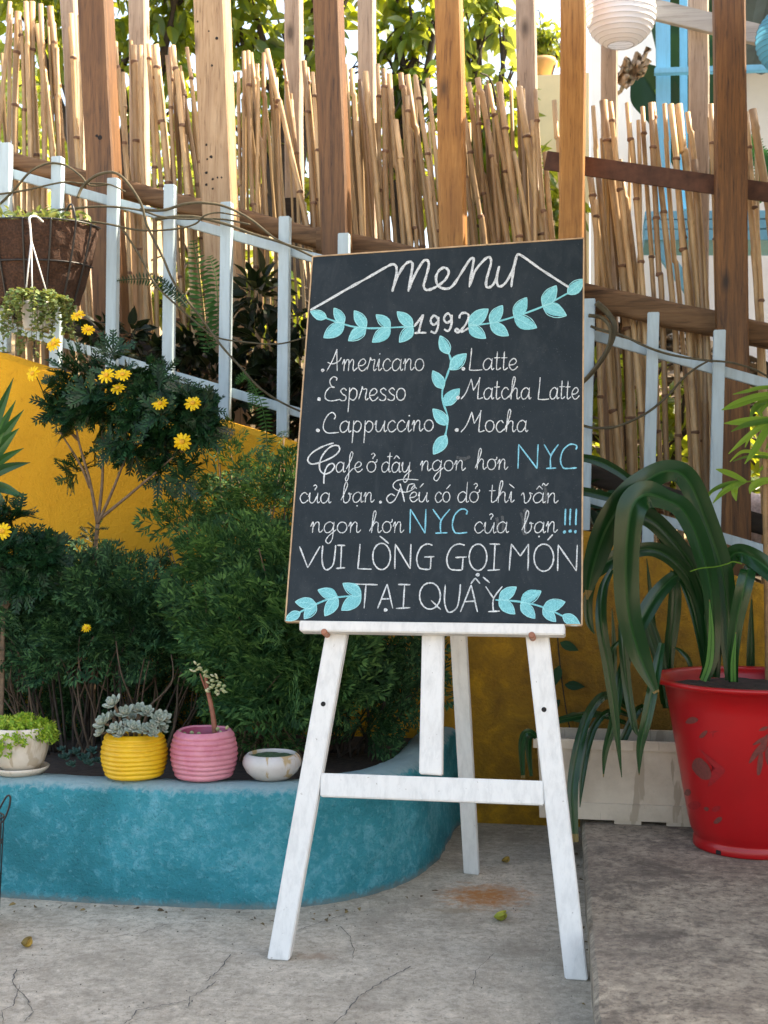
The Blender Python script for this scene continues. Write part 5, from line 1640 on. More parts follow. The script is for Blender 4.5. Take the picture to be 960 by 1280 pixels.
# red pot
M['red'] = simple('red_plastic', (.42,.004,.007), .33, .12, 6, .03)
M['motif'] = simple('faded_brown_print', (.17,.035,.028), .5, .3, 120)
M['motif2'] = simple('faded_dark_red_print', (.33,.008,.012), .45, .2, 120)
pc = onZ(938, 1057, ZS); pd_ = pc.y
u = pxm(pd_)*(pd_/pd_)
dcam = (pc - _CO).dot(_CM @ Vector((0,0,-1)))
u = dcam/F
zr = onY(938, 847, pd_).z - ZS
t = empty('red_pot', pc, 'large glossy red plastic pot with faded brown floral prints on the pavement', 'plant pot')
def prad(z):
    tt = max(0, min(1, (z - .05)/(zr-.07)))
    return u*(74 + 31*tt**.95)
prof = [(.01,.012),(u*62,.012),(u*62,.002),(u*69.5,.001),(u*70.2,.004),(u*70.0,.022),(u*68.3,.026),(u*69.2,.032),(u*72.2,.044),(u*73.6,.052)]
for k in range(1, 15):
    z = .052 + (zr-.072-.052)*k/14; prof.append((prad(z), z))
rr_ = prad(zr-.02)
prof += [(rr_+.002, zr-.019),(u*119, zr-.012),(u*121, zr-.007),(u*121, zr-.001),(u*119.5, zr+.001),(u*112, zr-.0),(u*107, zr-.006),(u*104, zr-.02),(u*100, zr-.07)]
mb = MB(); mb.lathe(prof, pc, 96)
mb.build('pot', M['red'], t, smooth=True)
# notches in the foot ring are dark gaps
for an in (-75, -128, -20):
    a = R(an); q = u*70.6
    mb = MB(); V = []
    for s_ in (-.055, -.04, .04, .055):
        V.append((pc.x+q*math.cos(a+s_), pc.y+q*math.sin(a+s_), pc.z+(.003)))
    for s_ in (-.045, -.03, .03, .045):
        V.append((pc.x+q*math.cos(a+s_), pc.y+q*math.sin(a+s_), pc.z+.014))
    mb.add(V, [(0,1,5,4),(1,2,6,5),(2,3,7,6)]); mb.build('drain_notch', M['hole'], t)
mb = MB(); ns = 40; V = []
for j in range(6):
    for k in range(ns):
        a = 2*math.pi*k/ns; q = u*103*j/5
        V.append((pc.x+q*math.cos(a), pc.y+q*math.sin(a), pc.z+zr-.03 + .008*noise.noise(Vector((q*math.cos(a)*30, q*math.sin(a)*30, 2)))))
mb.add(V, [(j*ns+k, j*ns+(k+1)%ns, (j+1)*ns+(k+1)%ns, (j+1)*ns+k) for j in range(5) for k in range(ns)]); mb.build('soil', M['soil'], t)
def on_pot(x, y, off=.0012):
    d = ray(x, y); o_ = _CO - pc
    tt = (pd_ - .35)/d.y; step = .002
    for _ in range(400):
        p = o_ + d*tt
        if math.hypot(p.x, p.y) <= prad(p.z)+off: break
        tt += step/d.length
    # bisect
    lo, hi = tt - step*1.5, tt
    for _ in range(12):
        m_ = (lo+hi)/2; p = o_ + d*m_
        if math.hypot(p.x, p.y) <= prad(p.z)+off: hi = m_
        else: lo = m_
    return pc + o_ + d*hi
def patch(pts, mt, off=.0012):
    q = crom([Vector((x, y, 0)) for x, y in pts], 4, True)[:-1]
    c = sum(q, Vector())/len(q)
    V = [on_pot(c.x, c.y, off)]; n = len(q); Fs = []
    for ring in (.5, 1.0):
        for p in q: V.append(on_pot(c.x+(p.x-c.x)*ring, c.y+(p.y-c.y)*ring, off))
    for k in range(n): Fs.append((0, 1+k, 1+(k+1) % n))
    for k in range(n): Fs.append((1+k, 1+n+k, 1+n+(k+1) % n, 1+(k+1) % n))
    mb = MB(); mb.add(V, Fs)
    return mb
Zp = lambda pts: [(800+x/4.4125, 800+y/4.4125) for x, y in pts]
def motif(pts, mt='motif', off=.0012):
    patch(Zp(pts), M[mt], off).build('print', M[mt], t, smooth=True)
motif([(250,455),(270,430),(300,425),(322,440),(300,458),(270,462)])
motif([(325,535),(350,505),(372,500),(365,520),(345,540)])
motif([(380,512),(405,500),(435,503),(410,512),(402,540),(396,515)], 'motif2')
motif([(285,700),(300,660),(330,650),(352,665),(375,690),(392,730),(385,765),(350,770),(325,755),(305,735)], off=.0018)
motif([(330,600),(380,640),(430,680),(470,720),(420,780),(375,810),(395,770),(440,720),(390,665),(345,625)], 'motif2')
motif([(245,850),(255,825),(275,825),(282,845),(265,860)])
motif([(265,910),(290,890),(325,893),(335,915),(305,935),(275,930)], 'motif2')
motif([(350,930),(365,920),(380,930),(370,945)]); motif([(395,935),(420,915),(445,918),(435,940),(410,950)], 'motif2')
motif([(405,1010),(420,985),(445,975),(452,990),(430,1012)])
# bamboo sprig print on the right
for pts in ([(600,680),(625,620),(665,575),(660,620),(630,660)], [(645,740),(650,660),(668,600),(680,660),(665,735)], [(655,600),(680,545),(704,520),(700,580),(680,620)], [(620,580),(660,545),(700,530),(668,565)], [(655,500),(680,480),(706,478),(690,498)], [(690,640),(696,600),(720,570),(722,640),(705,690)]):
    motif(pts)
# strap leaved plant
t = empty('strap_leaf_plant', (pc.x, pc.y, pc.z+zr-.03), 'large plant with long arching dark green strap leaves tied together in the red pot', 'plant')
Yp = pd_
ZQ = lambda pts: [(700+x/3.692, 560+y/3.692, Yp+dy) for x, y, dy in pts]
def strap(pts, widths, mi='strap', tw=0.0, fold=.16):
    mb = MB(); blade(mb, ZQ(pts), [w*.95 for w in widths], fold, tw, 10, rib=True); return mb.build('leaf', [M[mi], M['strap_rib'], M['strap_tip']], t, smooth=True)
strap([(790,1070,0),(775,900,.0),(770,760,.0),(745,560,-.02),(670,330,-.05),(590,150,-.08),(505,105,-.12),(400,150,-.16),(300,240,-.18),(210,380,-.18),(150,560,-.16),(125,700,-.15)], [16,20,24,28,30,30,28,32,36,34,26,2], tw=.3)
strap([(665,1070,-.03),(700,960,-.03),(705,800,-.03),(690,620,-.05),(640,430,-.1),(570,290,-.14),(490,240,-.18),(400,215,-.22),(335,270,-.24),(310,420,-.24),(305,600,-.23),(320,780,-.22),(370,960,-.2),(445,1130,-.19)], [14,18,20,22,26,28,26,36,38,34,33,31,27,8], tw=.25)
strap([(800,1080,-.05),(800,960,-.06),(815,800,-.07),(850,640,-.08),(868,560,-.06),(850,540,-.02)], [12,14,18,21,18,6])
strap([(720,1060,.02),(735,800,.02),(750,600,.0),(800,490,-.02),(880,500,-.05),(980,580,-.08),(1050,700,-.1)], [10,12,16,22,24,24,4], tw=.3)
strap([(690,1060,.03),(680,900,.04),(650,700,.05),(570,560,.04),(470,480,.02),(370,470,.0),(230,520,-.03),(130,600,-.05),(80,700,-.06)], [10,14,18,20,20,18,22,18,2])
strap([(690,1060,.05),(640,720,.06),(560,590,.05),(470,650,.02),(390,770,-.01),(330,900,-.03),(270,1100,-.05)], [10,14,14,20,22,16,2])
strap([(700,1050,.05),(690,800,.05),(620,560,.04),(480,380,.02),(380,310,.0),(290,330,-.02),(200,440,-.05),(120,640,-.07)], [10,16,20,24,24,24,22,2])
strap([(690,1060,.06),(640,700,.08),(500,420,.1),(350,180,.1),(220,80,.1),(100,45,.1),(-40,50,.1)], [8,10,10,10,12,10,4])
strap([(680,1060,.06),(600,700,.08),(450,380,.1),(300,260,.1),(180,215,.1),(60,200,.1),(-60,240,.1)], [8,10,10,10,12,10,4])
for pts, w in (([(240,560,-.1),(200,650,-.12),(190,800,-.14),(220,1000,-.14),(250,1200,-.14),(285,1520,-.14)], [6,12,15,14,12,1]),
               ([(330,900,-.05),(280,1050,-.08),(250,1250,-.1),(210,1400,-.1),(200,1520,-.1)], [8,12,12,8,1]),
               ([(470,900,-.1),(440,1050,-.14),(400,1250,-.16),(370,1380,-.16),(365,1510,-.16)], [8,14,14,10,1]),
               ([(300,700,-.06),(290,850,-.09),(310,1100,-.1),(340,1270,-.11),(360,1330,-.11)], [8,12,12,9,1]),
               ([(150,620,-.1),(130,700,-.1),(135,800,-.1),(160,860,-.1)], [10,12,10,1])):
    strap(pts, w)
strap([(660,1075,-.045),(690,985,-.045),(698,850,-.05),(690,700,-.06)], [8,9,7,1], 'strap_pale')
strap([(800,1078,-.075),(800,980,-.08),(812,850,-.09)], [7,6,1], 'strap_pale')
mb = MB(); mb.tube(crom([onY(700+x/3.692, 560+y/3.692, Yp-.12) for x, y in ((600,570),(650,555),(720,548),(770,535),(800,525),(840,535))], 5), .0016, 5); mb.build('tie', M['palm'], t)
# upright blades and floor trailing blades from the trough
t = empty('blade_plant', (onY(800,905,fy+.09).x, fy+.09, ZS+th-.03), 'upright and drooping narrow dark green blades growing in the cream trough', 'plant')
ft = fy + .09
for pts, w in (([(505,1200,.02),(500,1000,.02),(525,780,.02),(530,640,.02),(510,560,.0)], [10,13,16,14,1]), ([(490,1200,0),(450,980,0),(400,820,0),(385,700,0)], [8,10,9,1]), ([(480,1180,.03),(440,900,.03),(415,650,.03),(400,510,.03)], [8,7,5,1]),
               ([(500,1150,.0),(470,950,.0),(430,820,.0),(400,760,0)], [6,7,6,1]), ([(880,1100,.02),(880,900,.02),(885,680,.02)], [10,9,1]), ([(620,1180,0),(600,1000,0),(560,940,0),(525,920,0)], [5,6,5,1]),
               ([(240,1180,.0),(250,950,0),(240,740,0)], [7,7,1]), ([(300,1180,.0),(310,1000,0),(360,860,0)], [7,8,1]), ([(215,1000,-.02),(240,930,-.04),(285,880,-.05)], [1,6,2])):
    mb = MB(); blade(mb, [(700+x/3.692, 560+y/3.692, ft+dy) for x, y, dy in pts], w, .25, 0, 8, rib=True); mb.build('leaf', [M['strap'], M['strap_rib'], M['strap_tip']], t, smooth=True)
KQ = lambda pts, Y: [(640+x/4.363, 780+y/4.363, Y+dy) for x, y, dy in pts]
for pts, w in (([(640,470,0),(560,400,-.05),(490,400,-.1),(420,490,-.16),(370,640,-.2),(340,800,-.22),(330,950,-.24),(345,1190,-.26)], [6,9,11,12,13,14,13,8]),
               ([(640,500,0),(580,480,-.03),(510,490,-.07),(450,560,-.1),(410,680,-.13),(385,820,-.15),(370,1000,-.17)], [5,7,8,9,9,8,1]),
               ([(620,540,0),(480,495,-.02),(380,500,-.04),(260,525,-.06),(180,560,-.05)], [5,8,9,8,1]), ([(160,640,-.08),(90,590,-.1),(55,650,-.1),(60,840,-.1)], [6,9,9,5]), ([(160,640,-.06),(105,610,-.08),(90,680,-.08),(105,830,-.08)], [5,7,8,4]),
               ([(760,480,0),(700,460,-.02),(640,560,-.04),(560,750,-.06),(530,830,-.06)], [6,9,10,7,1])):
    mb = MB(); blade(mb, KQ(pts, ft), w, .3, .2, 8, rib=True); mb.build('leaf', [M['strap'], M['strap_rib'], M['strap_tip']], t, smooth=True)
# trailing leaves down the wall beside the board
t = empty('trailing_creeper', onY(705,800,WY-.03), 'dark creeper with a few pointed leaves hanging on the wall behind the easel leg', 'plant')
mb = MB(); mb.tube(crom([onY(x, y, WY-.02) for x, y in ((698,720),(697,790),(700,830),(705,870),(710,900),(716,925))], 5), .002, 5); mb.build('stem', M['bark_dark'], t)
P = []; D = []
for (x, y, dx, dz) in ((700,803,1,-.4),(699,832,-.2,-1),(706,856,1,-.05),(710,893,1,-.3),(699,770,-.8,-.5),(698,745,.8,-.5),(714,915,.3,-1),(700,875,-.7,-.6)):
    P.append(tuple(onY(x, y, WY-.025))); D.append((dx, -.15, dz))
mb = MB(); mb.inst(ovalleaf(.24,.05,.1,5), P, D, .062, np.zeros(len(P)), up=[0,-1,.2]); mb.build('foliage', M['dark_shrub'], t)

# cane palm at the right edge
YP = WY - .35
t = empty('cane_palm', onY(957,760,YP), 'yellow green cane palm leaves reaching in from the right edge', 'palm')
mb = MB(); zz = ZS
twig(mb, [Vector((onY(962,1000,YP).x, YP, ZS)), onY(960,800,YP), onY(957,640,YP), onY(956,520,YP)], .010, .0075, 8)
twig(mb, [Vector((onY(975,1000,YP).x, YP, ZS)), onY(978,700,YP), onY(985,560,YP), onY(990,430,YP)], .010, .0075, 8)
mb.build('stem', simple('palm_cane', (.30,.17,.07), .5, .3, 30, .2), t, smooth=True)
mb = MB()
XQ = lambda x, y, dy=0: (880+x/4.575, 440+y/4.575, YP+dy)
for pts, w in (([(420,240,0),(300,260,-.05),(180,300,-.1),(100,332,-.12)], [7,10,9,1]), ([(420,200,0),(320,205,-.03),(240,225,-.04),(165,242,-.04)], [4,5,4,1]), ([(420,390,-.05),(300,390,-.08),(200,400,-.1),(115,408,-.12)], [7,9,8,1]),
   ([(420,385,-.05),(320,400,-.09),(230,420,-.1),(155,455,-.12)], [6,7,6,1]), ([(400,395,-.05),(310,440,-.1),(220,510,-.12),(140,582,-.14)], [5,7,6,1]), ([(410,395,-.05),(350,460,-.1),(290,560,-.13),(232,640,-.15)], [6,9,8,1]),
   ([(420,400,-.05),(330,410,-.07),(260,490,-.08),(235,545,-.08)], [4,5,4,1]), ([(420,600,0),(330,580,-.03),(220,570,-.05),(148,628,-.06)], [4,4,4,1]), ([(420,610,0),(330,600,-.03),(240,600,-.05),(165,625,-.06)], [3,4,3,1]),
   ([(400,270,.02),(330,290,-.02),(285,330,-.04),(262,385,-.05)], [6,8,7,1]), ([(420,300,0),(360,290,0),(320,340,0),(340,372,0)], [6,9,7,1]),
   ([(240,742,-.05),(170,705,-.08),(110,682,-.1),(68,670,-.1)], [4,7,6,1]), ([(230,742,-.05),(150,750,-.08),(70,780,-.1),(0,830,-.12)], [3,5,5,1]), ([(230,745,-.05),(160,770,-.1),(100,810,-.12),(50,865,-.14)], [4,7,6,1]), ([(215,748,-.05),(180,770,-.1),(175,810,-.1),(185,852,-.1)], [4,8,7,1]),
   ([(420,735,0),(340,738,-.03),(280,770,-.05),(262,810,-.05)], [4,9,9,1]), ([(220,745,-.05),(120,760,-.08),(40,800,-.1),(5,880,-.1)], [2,4,4,1]), ([(420,640,0),(350,650,0),(310,690,-.02)], [4,5,1]), ([(420,440,-.1),(390,500,-.12),(350,560,-.14)], [6,8,1])):
    blade(mb, [XQ(*p) for p in pts], w, .2, .25, 7)
mb.tube(crom([onY(*XQ(x, y)) for x, y in ((470,745),(330,735),(235,742))], 5), .0022, 5)
mb.build('foliage', M['palm'], t, smooth=True)

# ------------------------------------------------------------------ lanterns
def lantern(x, y, rpx, Y, c, label):
    ctr = onY(x, y, Y); r = rpx*pxm(Y)*1.02
    m, nt, b = mat('lantern_paper'); b.inputs['Base Color'].default_value = (*c, 1); b.inputs['Roughness'].default_value = .8
    tr_ = nt.nodes.new("ShaderNodeBsdfTranslucent"); tr_.inputs[0].default_value = (*c, 1)
    mx = nt.nodes.new("ShaderNodeMixShader"); mx.inputs[0].default_value = .22
    nt.links.new(b.outputs[0], mx.inputs[1]); nt.links.new(tr_.outputs[0], mx.inputs[2]); nt.links.new(mx.outputs[0], nt.nodes["Material Output"].inputs[0])
    t = empty('paper_lantern', ctr, label, 'lantern', 'paper lanterns hung over the fence')
    prof = []; n = 16; q = .27
    a0 = math.asin(.93)
    for i in range(n*6+1):
        a = -a0 + 2*a0*i/(n*6)
        k = 1 - .020*abs(math.sin(math.pi*i/6))
        prof.append((r*math.cos(a)*k, r*math.sin(a)*.97))
    mb = MB(); mb.lathe(prof, ctr, 64); mb.build('shade', m, t, smooth=True)
    mw = simple('lantern_wire', tuple(.55*v for v in c), .5, .1, 20)
    for sgn in (-1, 1):
        mb = MB(); rr2 = r*math.cos(a0)
        mb.tube([Vector((ctr.x+rr2*math.cos(2*math.pi*k/32), ctr.y+rr2*math.sin(2*math.pi*k/32), ctr.z+sgn*r*.93*.97)) for k in range(33)], .0018, 6); mb.build('ring', mw, t, smooth=True)
    mb = MB()
    for i in range(1, n):
        a = -a0 + 2*a0*i/n; rr2 = r*math.cos(a)*1.003
        mb.tube([Vector((ctr.x+rr2*math.cos(2*math.pi*k/48), ctr.y+rr2*math.sin(2*math.pi*k/48), ctr.z+r*math.sin(a)*.97)) for k in range(49)], .0009, 4)
    mb.build('rib_wire', mw, t, smooth=True)
    mb = MB(); mb.tube([ctr+Vector((0,0,r*.9)), ctr+Vector((0,0,r*.9+1.2))], .0012, 5); mb.build('cord', mw, t)
lantern(776, 17, 42.5, 4.83, (.80,.82,.86), 'white ribbed paper lantern hanging between the orange timber posts')
lantern(990, 50, 42, 4.45, (.10,.42,.66), 'sky blue ribbed paper lantern cut by the right edge')

# ------------------------------------------------------------------ beyond the fence
# grey slat and blue frame
mb = MB(); a = onY(808,8,4.97); b = onY(1010,57,4.97); up = Vector((0,0,1))*.037
fr = [a-up, b-up, b+up, a+up]; mb.hexa(fr, [p+Vector((0,.03,0)) for p in fr])
tag(mb.build('wooden_slat', M['grey_slat'], bevel=.002), 'weathered grey slat sloping behind the white lantern and the knotty post', 'slat')
YU = 5.9
def bar(mb, x0, y0, x1, y1, wpx, Y, th, ):
    a = onY(x0, y0, Y); b = onY(x1, y1, Y); d = (b-a).normalized(); n_ = Vector((-d.z, 0, d.x))*wpx*pxm(Y)/2
    fr = [a-n_, b-n_, b+n_, a+n_]; mb.hexa(fr, [p+Vector((0,th,0)) for p in fr])
t = empty('blue_frame', onY(830,260,YU), 'sky blue painted timber frame with a plank table behind the bamboo', 'timber frame')
for (x0,y0,x1,y1,w,Y,th,nm) in [(828,-200,830,265,17,YU,.06,'post'),(854,-200,855,262,9,YU+.25,.04,'post'),(906,-200,907,200,4,YU+.4,.04,'post'),(818,88,1080,80,7,YU-.07,.04,'rail')]:
    mb = MB(); bar(mb, x0,y0,x1,y1,w,Y,th); mb.build(nm, M['bluewood'], t, bevel=.002)
gz = wtop(onY(870,300,YU).x) - .2
for k, (y0, y1) in enumerate(((264,274),(275,286),(287,300))):
    mb = MB(); bar(mb, 806, (y0+y1)/2, 1080, (y0+y1)/2-2+k, (y1-y0), YU-.15, .35); mb.build('plank', M['bluewood'], t, bevel=.002)
mb = MB(); bar(mb, 815, 295, 880, 385, 15, YU-.14, .05); mb.build('brace', M['bluewood'], t, bevel=.002)
# house
M['roofm'] = simple('corrugated_roof', (.05,.09,.11), .5, .3, 6)
hs = empty('white_house', (1.9, 8.2, 0), 'white rendered house wall bright in the sun beyond the blue frame', 'house')
hx = onY(738, 100, 8.6).x
mb = MB(); mb.box((hx, 8.6, -.2), (hx+6, 8.8, onY(800,-60,8.6).z)); mb.build('wall', M['houseW'], hs)
g0 = onY(884,93,8.3); mb = MB(); mb.box((g0.x, 8.3, -.2), (g0.x+4, 8.58, g0.z)); mb.build('wall', M['houseG'], hs)
mb = MB(); V = []; Fs = []
a = onY(872,20,7.2); 
for i in range(61):
    X = a.x + i*.03
    for (Y, z) in ((6.6, a.z+.30), (8.6, a.z-.02)): V.append((X, Y, z + .012*math.sin(i*math.pi/2)))
for i in range(60): Fs.append((2*i, 2*i+2, 2*i+3, 2*i+1))
mb.add(V, Fs); mb.build('roof', M['roofm'], hs)
cw = empty('added_shade_wing', (2.4, 3.4, 0), 'unseen white block added right of the courtyard to shade it', 'house')  # unseen block, added to keep the sun off the courtyard
mb = MB(); mb.box((1.75, 2.3, 0), (4.9, 5.75, 3.5)); mb.build('wall', M['houseW'], cw)
mb = MB(); mb.box((1.55, 2.1, 3.503), (5.0, 5.95, 3.62)); mb.build('roof', M['roofm'], cw)
mb = MB(); mb.box((-.55, 1.7, 2.72), (1.748, 4.3, 2.78)); mb.build('added_shade_roof', M['roofm'], cw)  # unseen overhead sheet, added to darken the wall and slab on the right
low = empty('boundary_wall', onY(690,150,7.6), 'sunlit cream boundary wall seen between posts left of the white lantern', 'wall')
p = onY(655, 95, 7.6); q = onY(737, 80, 7.6)
mb = MB(); mb.box((p.x, 7.6, -.2), (q.x-.002, 7.75, p.z)); mb.build('wall', simple('cream_render', (.78,.62,.36), .8, .1, 4, .1), low)
tp = onY(678, 92, 7.62)
o_ = MB(); uu = pxm(7.62); o_.lathe([(.001,0),(9*uu,0),(14*uu,18*uu),(16*uu,19*uu),(16*uu,24*uu),(14*uu,24*uu),(.001,21*uu)], (tp.x, 7.67, p.z+.001), 28)
tag(o_.build('terracotta_pot', simple('pale_terracotta', (.62,.36,.15), .8, .15, 10), None, smooth=True), 'small terracotta pot standing on the sunlit boundary wall', 'plant pot')
# banana plant
t = empty('banana_plant', onY(845,250,6.6), 'big leaved banana plant behind the blue frame', 'plant')
mb = MB()
for pts, w in (([(858,240,6.4),(846,200,6.4),(832,150,6.4),(815,112,6.4),(795,80,6.4)], [8,16,40,56,10]), ([(858,240,6.5),(862,170,6.5),(866,110,6.4),(862,50,6.3),(850,10,6.2)], [8,30,58,60,10]), ([(870,240,6.7),(880,150,6.7),(893,60,6.6),(880,-40,6.5)], [8,30,46,10]),
               ([(862,240,6.6),(900,200,6.6),(930,190,6.5),(958,215,6.4)], [6,22,26,3]), ([(862,240,6.9),(835,40,6.9),(820,-30,6.8),(800,-90,6.7)], [8,40,46,10])):
    blade(mb, pts, w, .25, .2, 8)
mb.build('foliage', M['banana'], t, smooth=True)
mb = MB(); mb.tube(crom([onY(x, y, 6.35) for x, y in ((868,300),(855,190),(835,140),(822,108))], 6), [.03]*6+[.02]*7+[.012]*6, 8) if False else twig(mb, [onY(872,360,6.35), onY(860,230,6.35), onY(842,160,6.35), onY(820,112,6.35)], .035, .010, 8, 6)
mb.build('stem', M['palm'], t, smooth=True)
# dry hanging leaf
mb = MB(); V = []; Fs = []; nu, nv = 14, 10
for j in range(nv+1):
    for i in range(nu+1):
        x = 772 + 38*i/nu + 5*math.sin(j*1.1); y = 62 + 40*j/nv*(1-.35*i/nu) + 6*math.sin(i*1.3) + (18*(1-i/nu))
        p_ = onY(x, y, 6.2 + .05*noise.noise(Vector((i*.5, j*.5, 0)))*3)
        V.append(p_)
Fs = [(j*(nu+1)+i, j*(nu+1)+i+1, (j+1)*(nu+1)+i+1, (j+1)*(nu+1)+i) for j in range(nv) for i in range(nu)]
mb.add(V, Fs); tag(mb.build('dry_leaf', M['dry'], smooth=True), 'crumpled dry brown leaf hanging by the blue post below the lantern', 'leaf')

# trees
def leafy_tree(name, label, trunk, clusters, n, size, mt, droop=-.35, T=None, group=None, limbs=3):
    b = Vector(trunk); t = empty(name, b, label, 'tree', group)
    mb = MB()
    cs = [onY(c[0], c[1], c[2]) for c in clusters]
    top = sum(cs, Vector())/len(cs)
    fork = b.lerp(top, .55)
    twig(mb, [b, b.lerp(fork,.5)+Vector((.06,.03,0)), fork], .075, .05, 10)
    for c in cs:
        m_ = fork.lerp(c, .5) + Vector((random.uniform(-.1,.1), random.uniform(-.1,.1), .08))
        twig(mb, [fork, m_, c], .035, .010, 7)
        for k in range(limbs):
            e = c + Vector((random.uniform(-1,1), random.uniform(-1,1), random.uniform(-1,1)))*.28
            twig(mb, [m_.lerp(c,.6), c.lerp(e,.5)+Vector((0,0,.04)), e], .010, .003, 5)
    mb.build('trunk', M['bark_dark'], t, smooth=True)
    P, D = cloud(clusters, n, .15)
    mb = MB(); mb.inst(T or OVAL, P, D*.7 + RNG.normal(size=D.shape)*.55 + np.array([0,-.1,droop]), size*RNG.uniform(.6,1.3,n), RNG.uniform(-1.2,1.2,n))
    mb.build('crown', mt, t)
g = 'leafy trees beyond the bamboo fence'
zt_ = lambda X: wtop(max(-3.5, min(2.6, X))) - .25
def tb(x, Y): X = onY(x, 300, Y).x; return (X, Y, zt_(X))
leafy_tree('broadleaf_tree', 'dense dark leaved tree filling the sky left of the second timber post', tb(120,6.6), [(40,20,6.4,70),(110,-30,6.4,80),(180,10,6.5,70),(150,80,6.6,60),(215,60,6.6,60),(60,120,6.9,60),(200,150,6.8,55),(130,180,6.9,50),(20,-60,6.3,80),(230,-40,6.4,80)], 1250, .115, M['tree_leaf'], group=g)
leafy_tree('broadleaf_tree', 'broad green tree behind the third timber post, in the middle of the fence', tb(370,6.8), [(300,30,6.6,60),(330,100,6.7,60),(300,160,6.8,55),(370,60,6.8,60),(420,20,6.6,55),(380,150,6.9,60),(340,230,6.9,55),(410,110,7.0,50),(300,-40,6.5,70),(400,-60,6.5,70),(430,200,7.0,50)], 1000, .11, M['tree_leaf'], group=g)
leafy_tree('broadleaf_tree', 'open leaved tree with sky gaps between the pale post and the orange post', tb(500,7.4), [(500,40,7.0,40),(530,20,7.0,38),(490,95,7.1,40),(525,100,7.1,38),(510,160,7.2,45),(490,220,7.2,50),(540,230,7.2,45),(560,-40,7.0,45),(480,-40,7.0,50)], 620, .12, M['tree_leaf'], group=g)
leafy_tree('broadleaf_tree', 'low green bush like tree right of the fourth timber post', tb(620,7.2), [(600,160,7.0,38),(630,140,7.0,30),(600,220,7.0,45),(650,230,7.1,42),(580,130,7.1,30),(690,260,7.2,35),(630,280,7.0,45)], 760, .115, M['tree_leaf'], group=g)
leafy_tree('broadleaf_tree', 'pale sunlit loose tree high between the two orange posts', tb(610,9.0), [(600,20,8.8,28),(585,55,8.8,24),(630,35,8.8,22),(600,-30,8.8,40),(625,90,8.8,16),(585,100,8.8,18)], 260, .14, M['tree_leaf2'], group=g)
leafy_tree('broadleaf_tree', 'small fine leaved tree against white sky left of the last orange post', tb(690,11), [(680,40,11,16),(690,60,11,16),(670,55,11,12),(655,50,11,8)], 240, .09, M['tree_leaf'], group=g)
leafy_tree('broadleaf_tree', 'sunlit yellow green low tree behind the left bamboo canes', tb(60,8.2), [(20,200,8,60),(80,230,8,55),(140,240,8,55),(200,230,8,55),(260,240,8,50),(10,120,8.1,50),(330,260,8.1,50)], 1300, .11, M['tree_leaf2'], group=g)
leafy_tree('garden_shrub', 'sunlit yellow green shrub low behind the left canes, above the coir basket', tb(40,5.9), [(-20,330,5.8,45),(40,340,5.8,40),(100,350,5.8,40),(60,290,5.9,35)], 420, .09, M['tree_leaf2'], group='low shrubs behind the bamboo fence')
leafy_tree('garden_shrub', 'green shrub low behind the canes between the second and third timber posts', tb(240,5.9), [(160,370,5.8,42),(220,380,5.8,40),(290,400,5.8,45),(350,420,5.8,45),(250,330,5.9,30),(330,350,5.9,36)], 620, .09, M['tree_leaf'], group='low shrubs behind the bamboo fence')
leafy_tree('garden_shrub', 'shadowy green shrub low behind the right hand canes', tb(800,5.9), [(740,470,5.8,40),(790,500,5.8,45),(850,520,5.8,45),(920,540,5.8,45),(720,540,5.8,40),(820,590,5.7,50),(930,610,5.7,50)], 700, .085, M['tree_leaf'], group='low shrubs behind the bamboo fence')
# palm tuft right edge behind the knotty post
t = empty('small_palm', onY(950,260,6.3), 'small palm tuft beyond the fence at the right edge', 'palm')
mb = MB(); frond(mb, [(955,250),(945,215),(938,190),(932,170)], 26, 6.2, 22); frond(mb, [(958,250),(968,215),(985,190)], 26, 6.2, 22); frond(mb, [(955,250),(935,240),(920,250)], 20, 6.2, 18)
mb.build('foliage', M['fernleaf'], t)

# leaf litter behind the fence, right
P = []; D = []
for k in range(1500):
    x = RNG.uniform(690, 1000); Y = RNG.uniform(5.1, 8.0); X = onY(x, 300, Y).x
    q = max(0., min(1., (Y-5.5)/2.2)); P.append((X, Y, wtop(max(-3.5,min(2.6,X))) - .22 + 1.25*q*q*(3-2*q) + .25*q*noise.noise(Vector((X*.8, Y*.8, 3))) + .04)); D.append((RNG.normal(), RNG.normal(), RNG.uniform(0,.4)))
mb = MB(); mb.inst(OVALW, P, D, RNG.uniform(.08,.2,1500), RNG.uniform(-.6,.6,1500))
tag(mb.build('leaf_litter', leafmat('litter_leaf', (.05,.04,.03), (.13,.10,.07), (.30,.24,.17), .8, 0)), kind='stuff')

# pale cloth bundle on the ground behind the right end of the fence
c = onY(938, 655, 5.25); mb = MB(); V = []; nu, nv = 28, 16
for j in range(nv+1):
    for i in range(nu):
        a = 2*math.pi*i/nu; b_ = math.pi*j/nv - math.pi/2
        p = Vector((math.cos(a)*math.cos(b_)*.17, math.sin(a)*math.cos(b_)*.12, math.sin(b_)*.12))
        k = 1 + .22*noise.noise(p*14) + .16*noise.noise(p*31)
        V.append(c + p*k)
Fs = [(j*nu+i, j*nu+(i+1) % nu, (j+1)*nu+(i+1) % nu, (j+1)*nu+i) for j in range(nv) for i in range(nu)]
mb.add(V, Fs)
tag(mb.build('cloth_bundle', simple('pale_pink_cloth', (.50,.42,.42), .9, .35, 60, .2), smooth=True), 'pale pinkish cloth bundle on the ground behind the low right end of the fence', 'bundle')

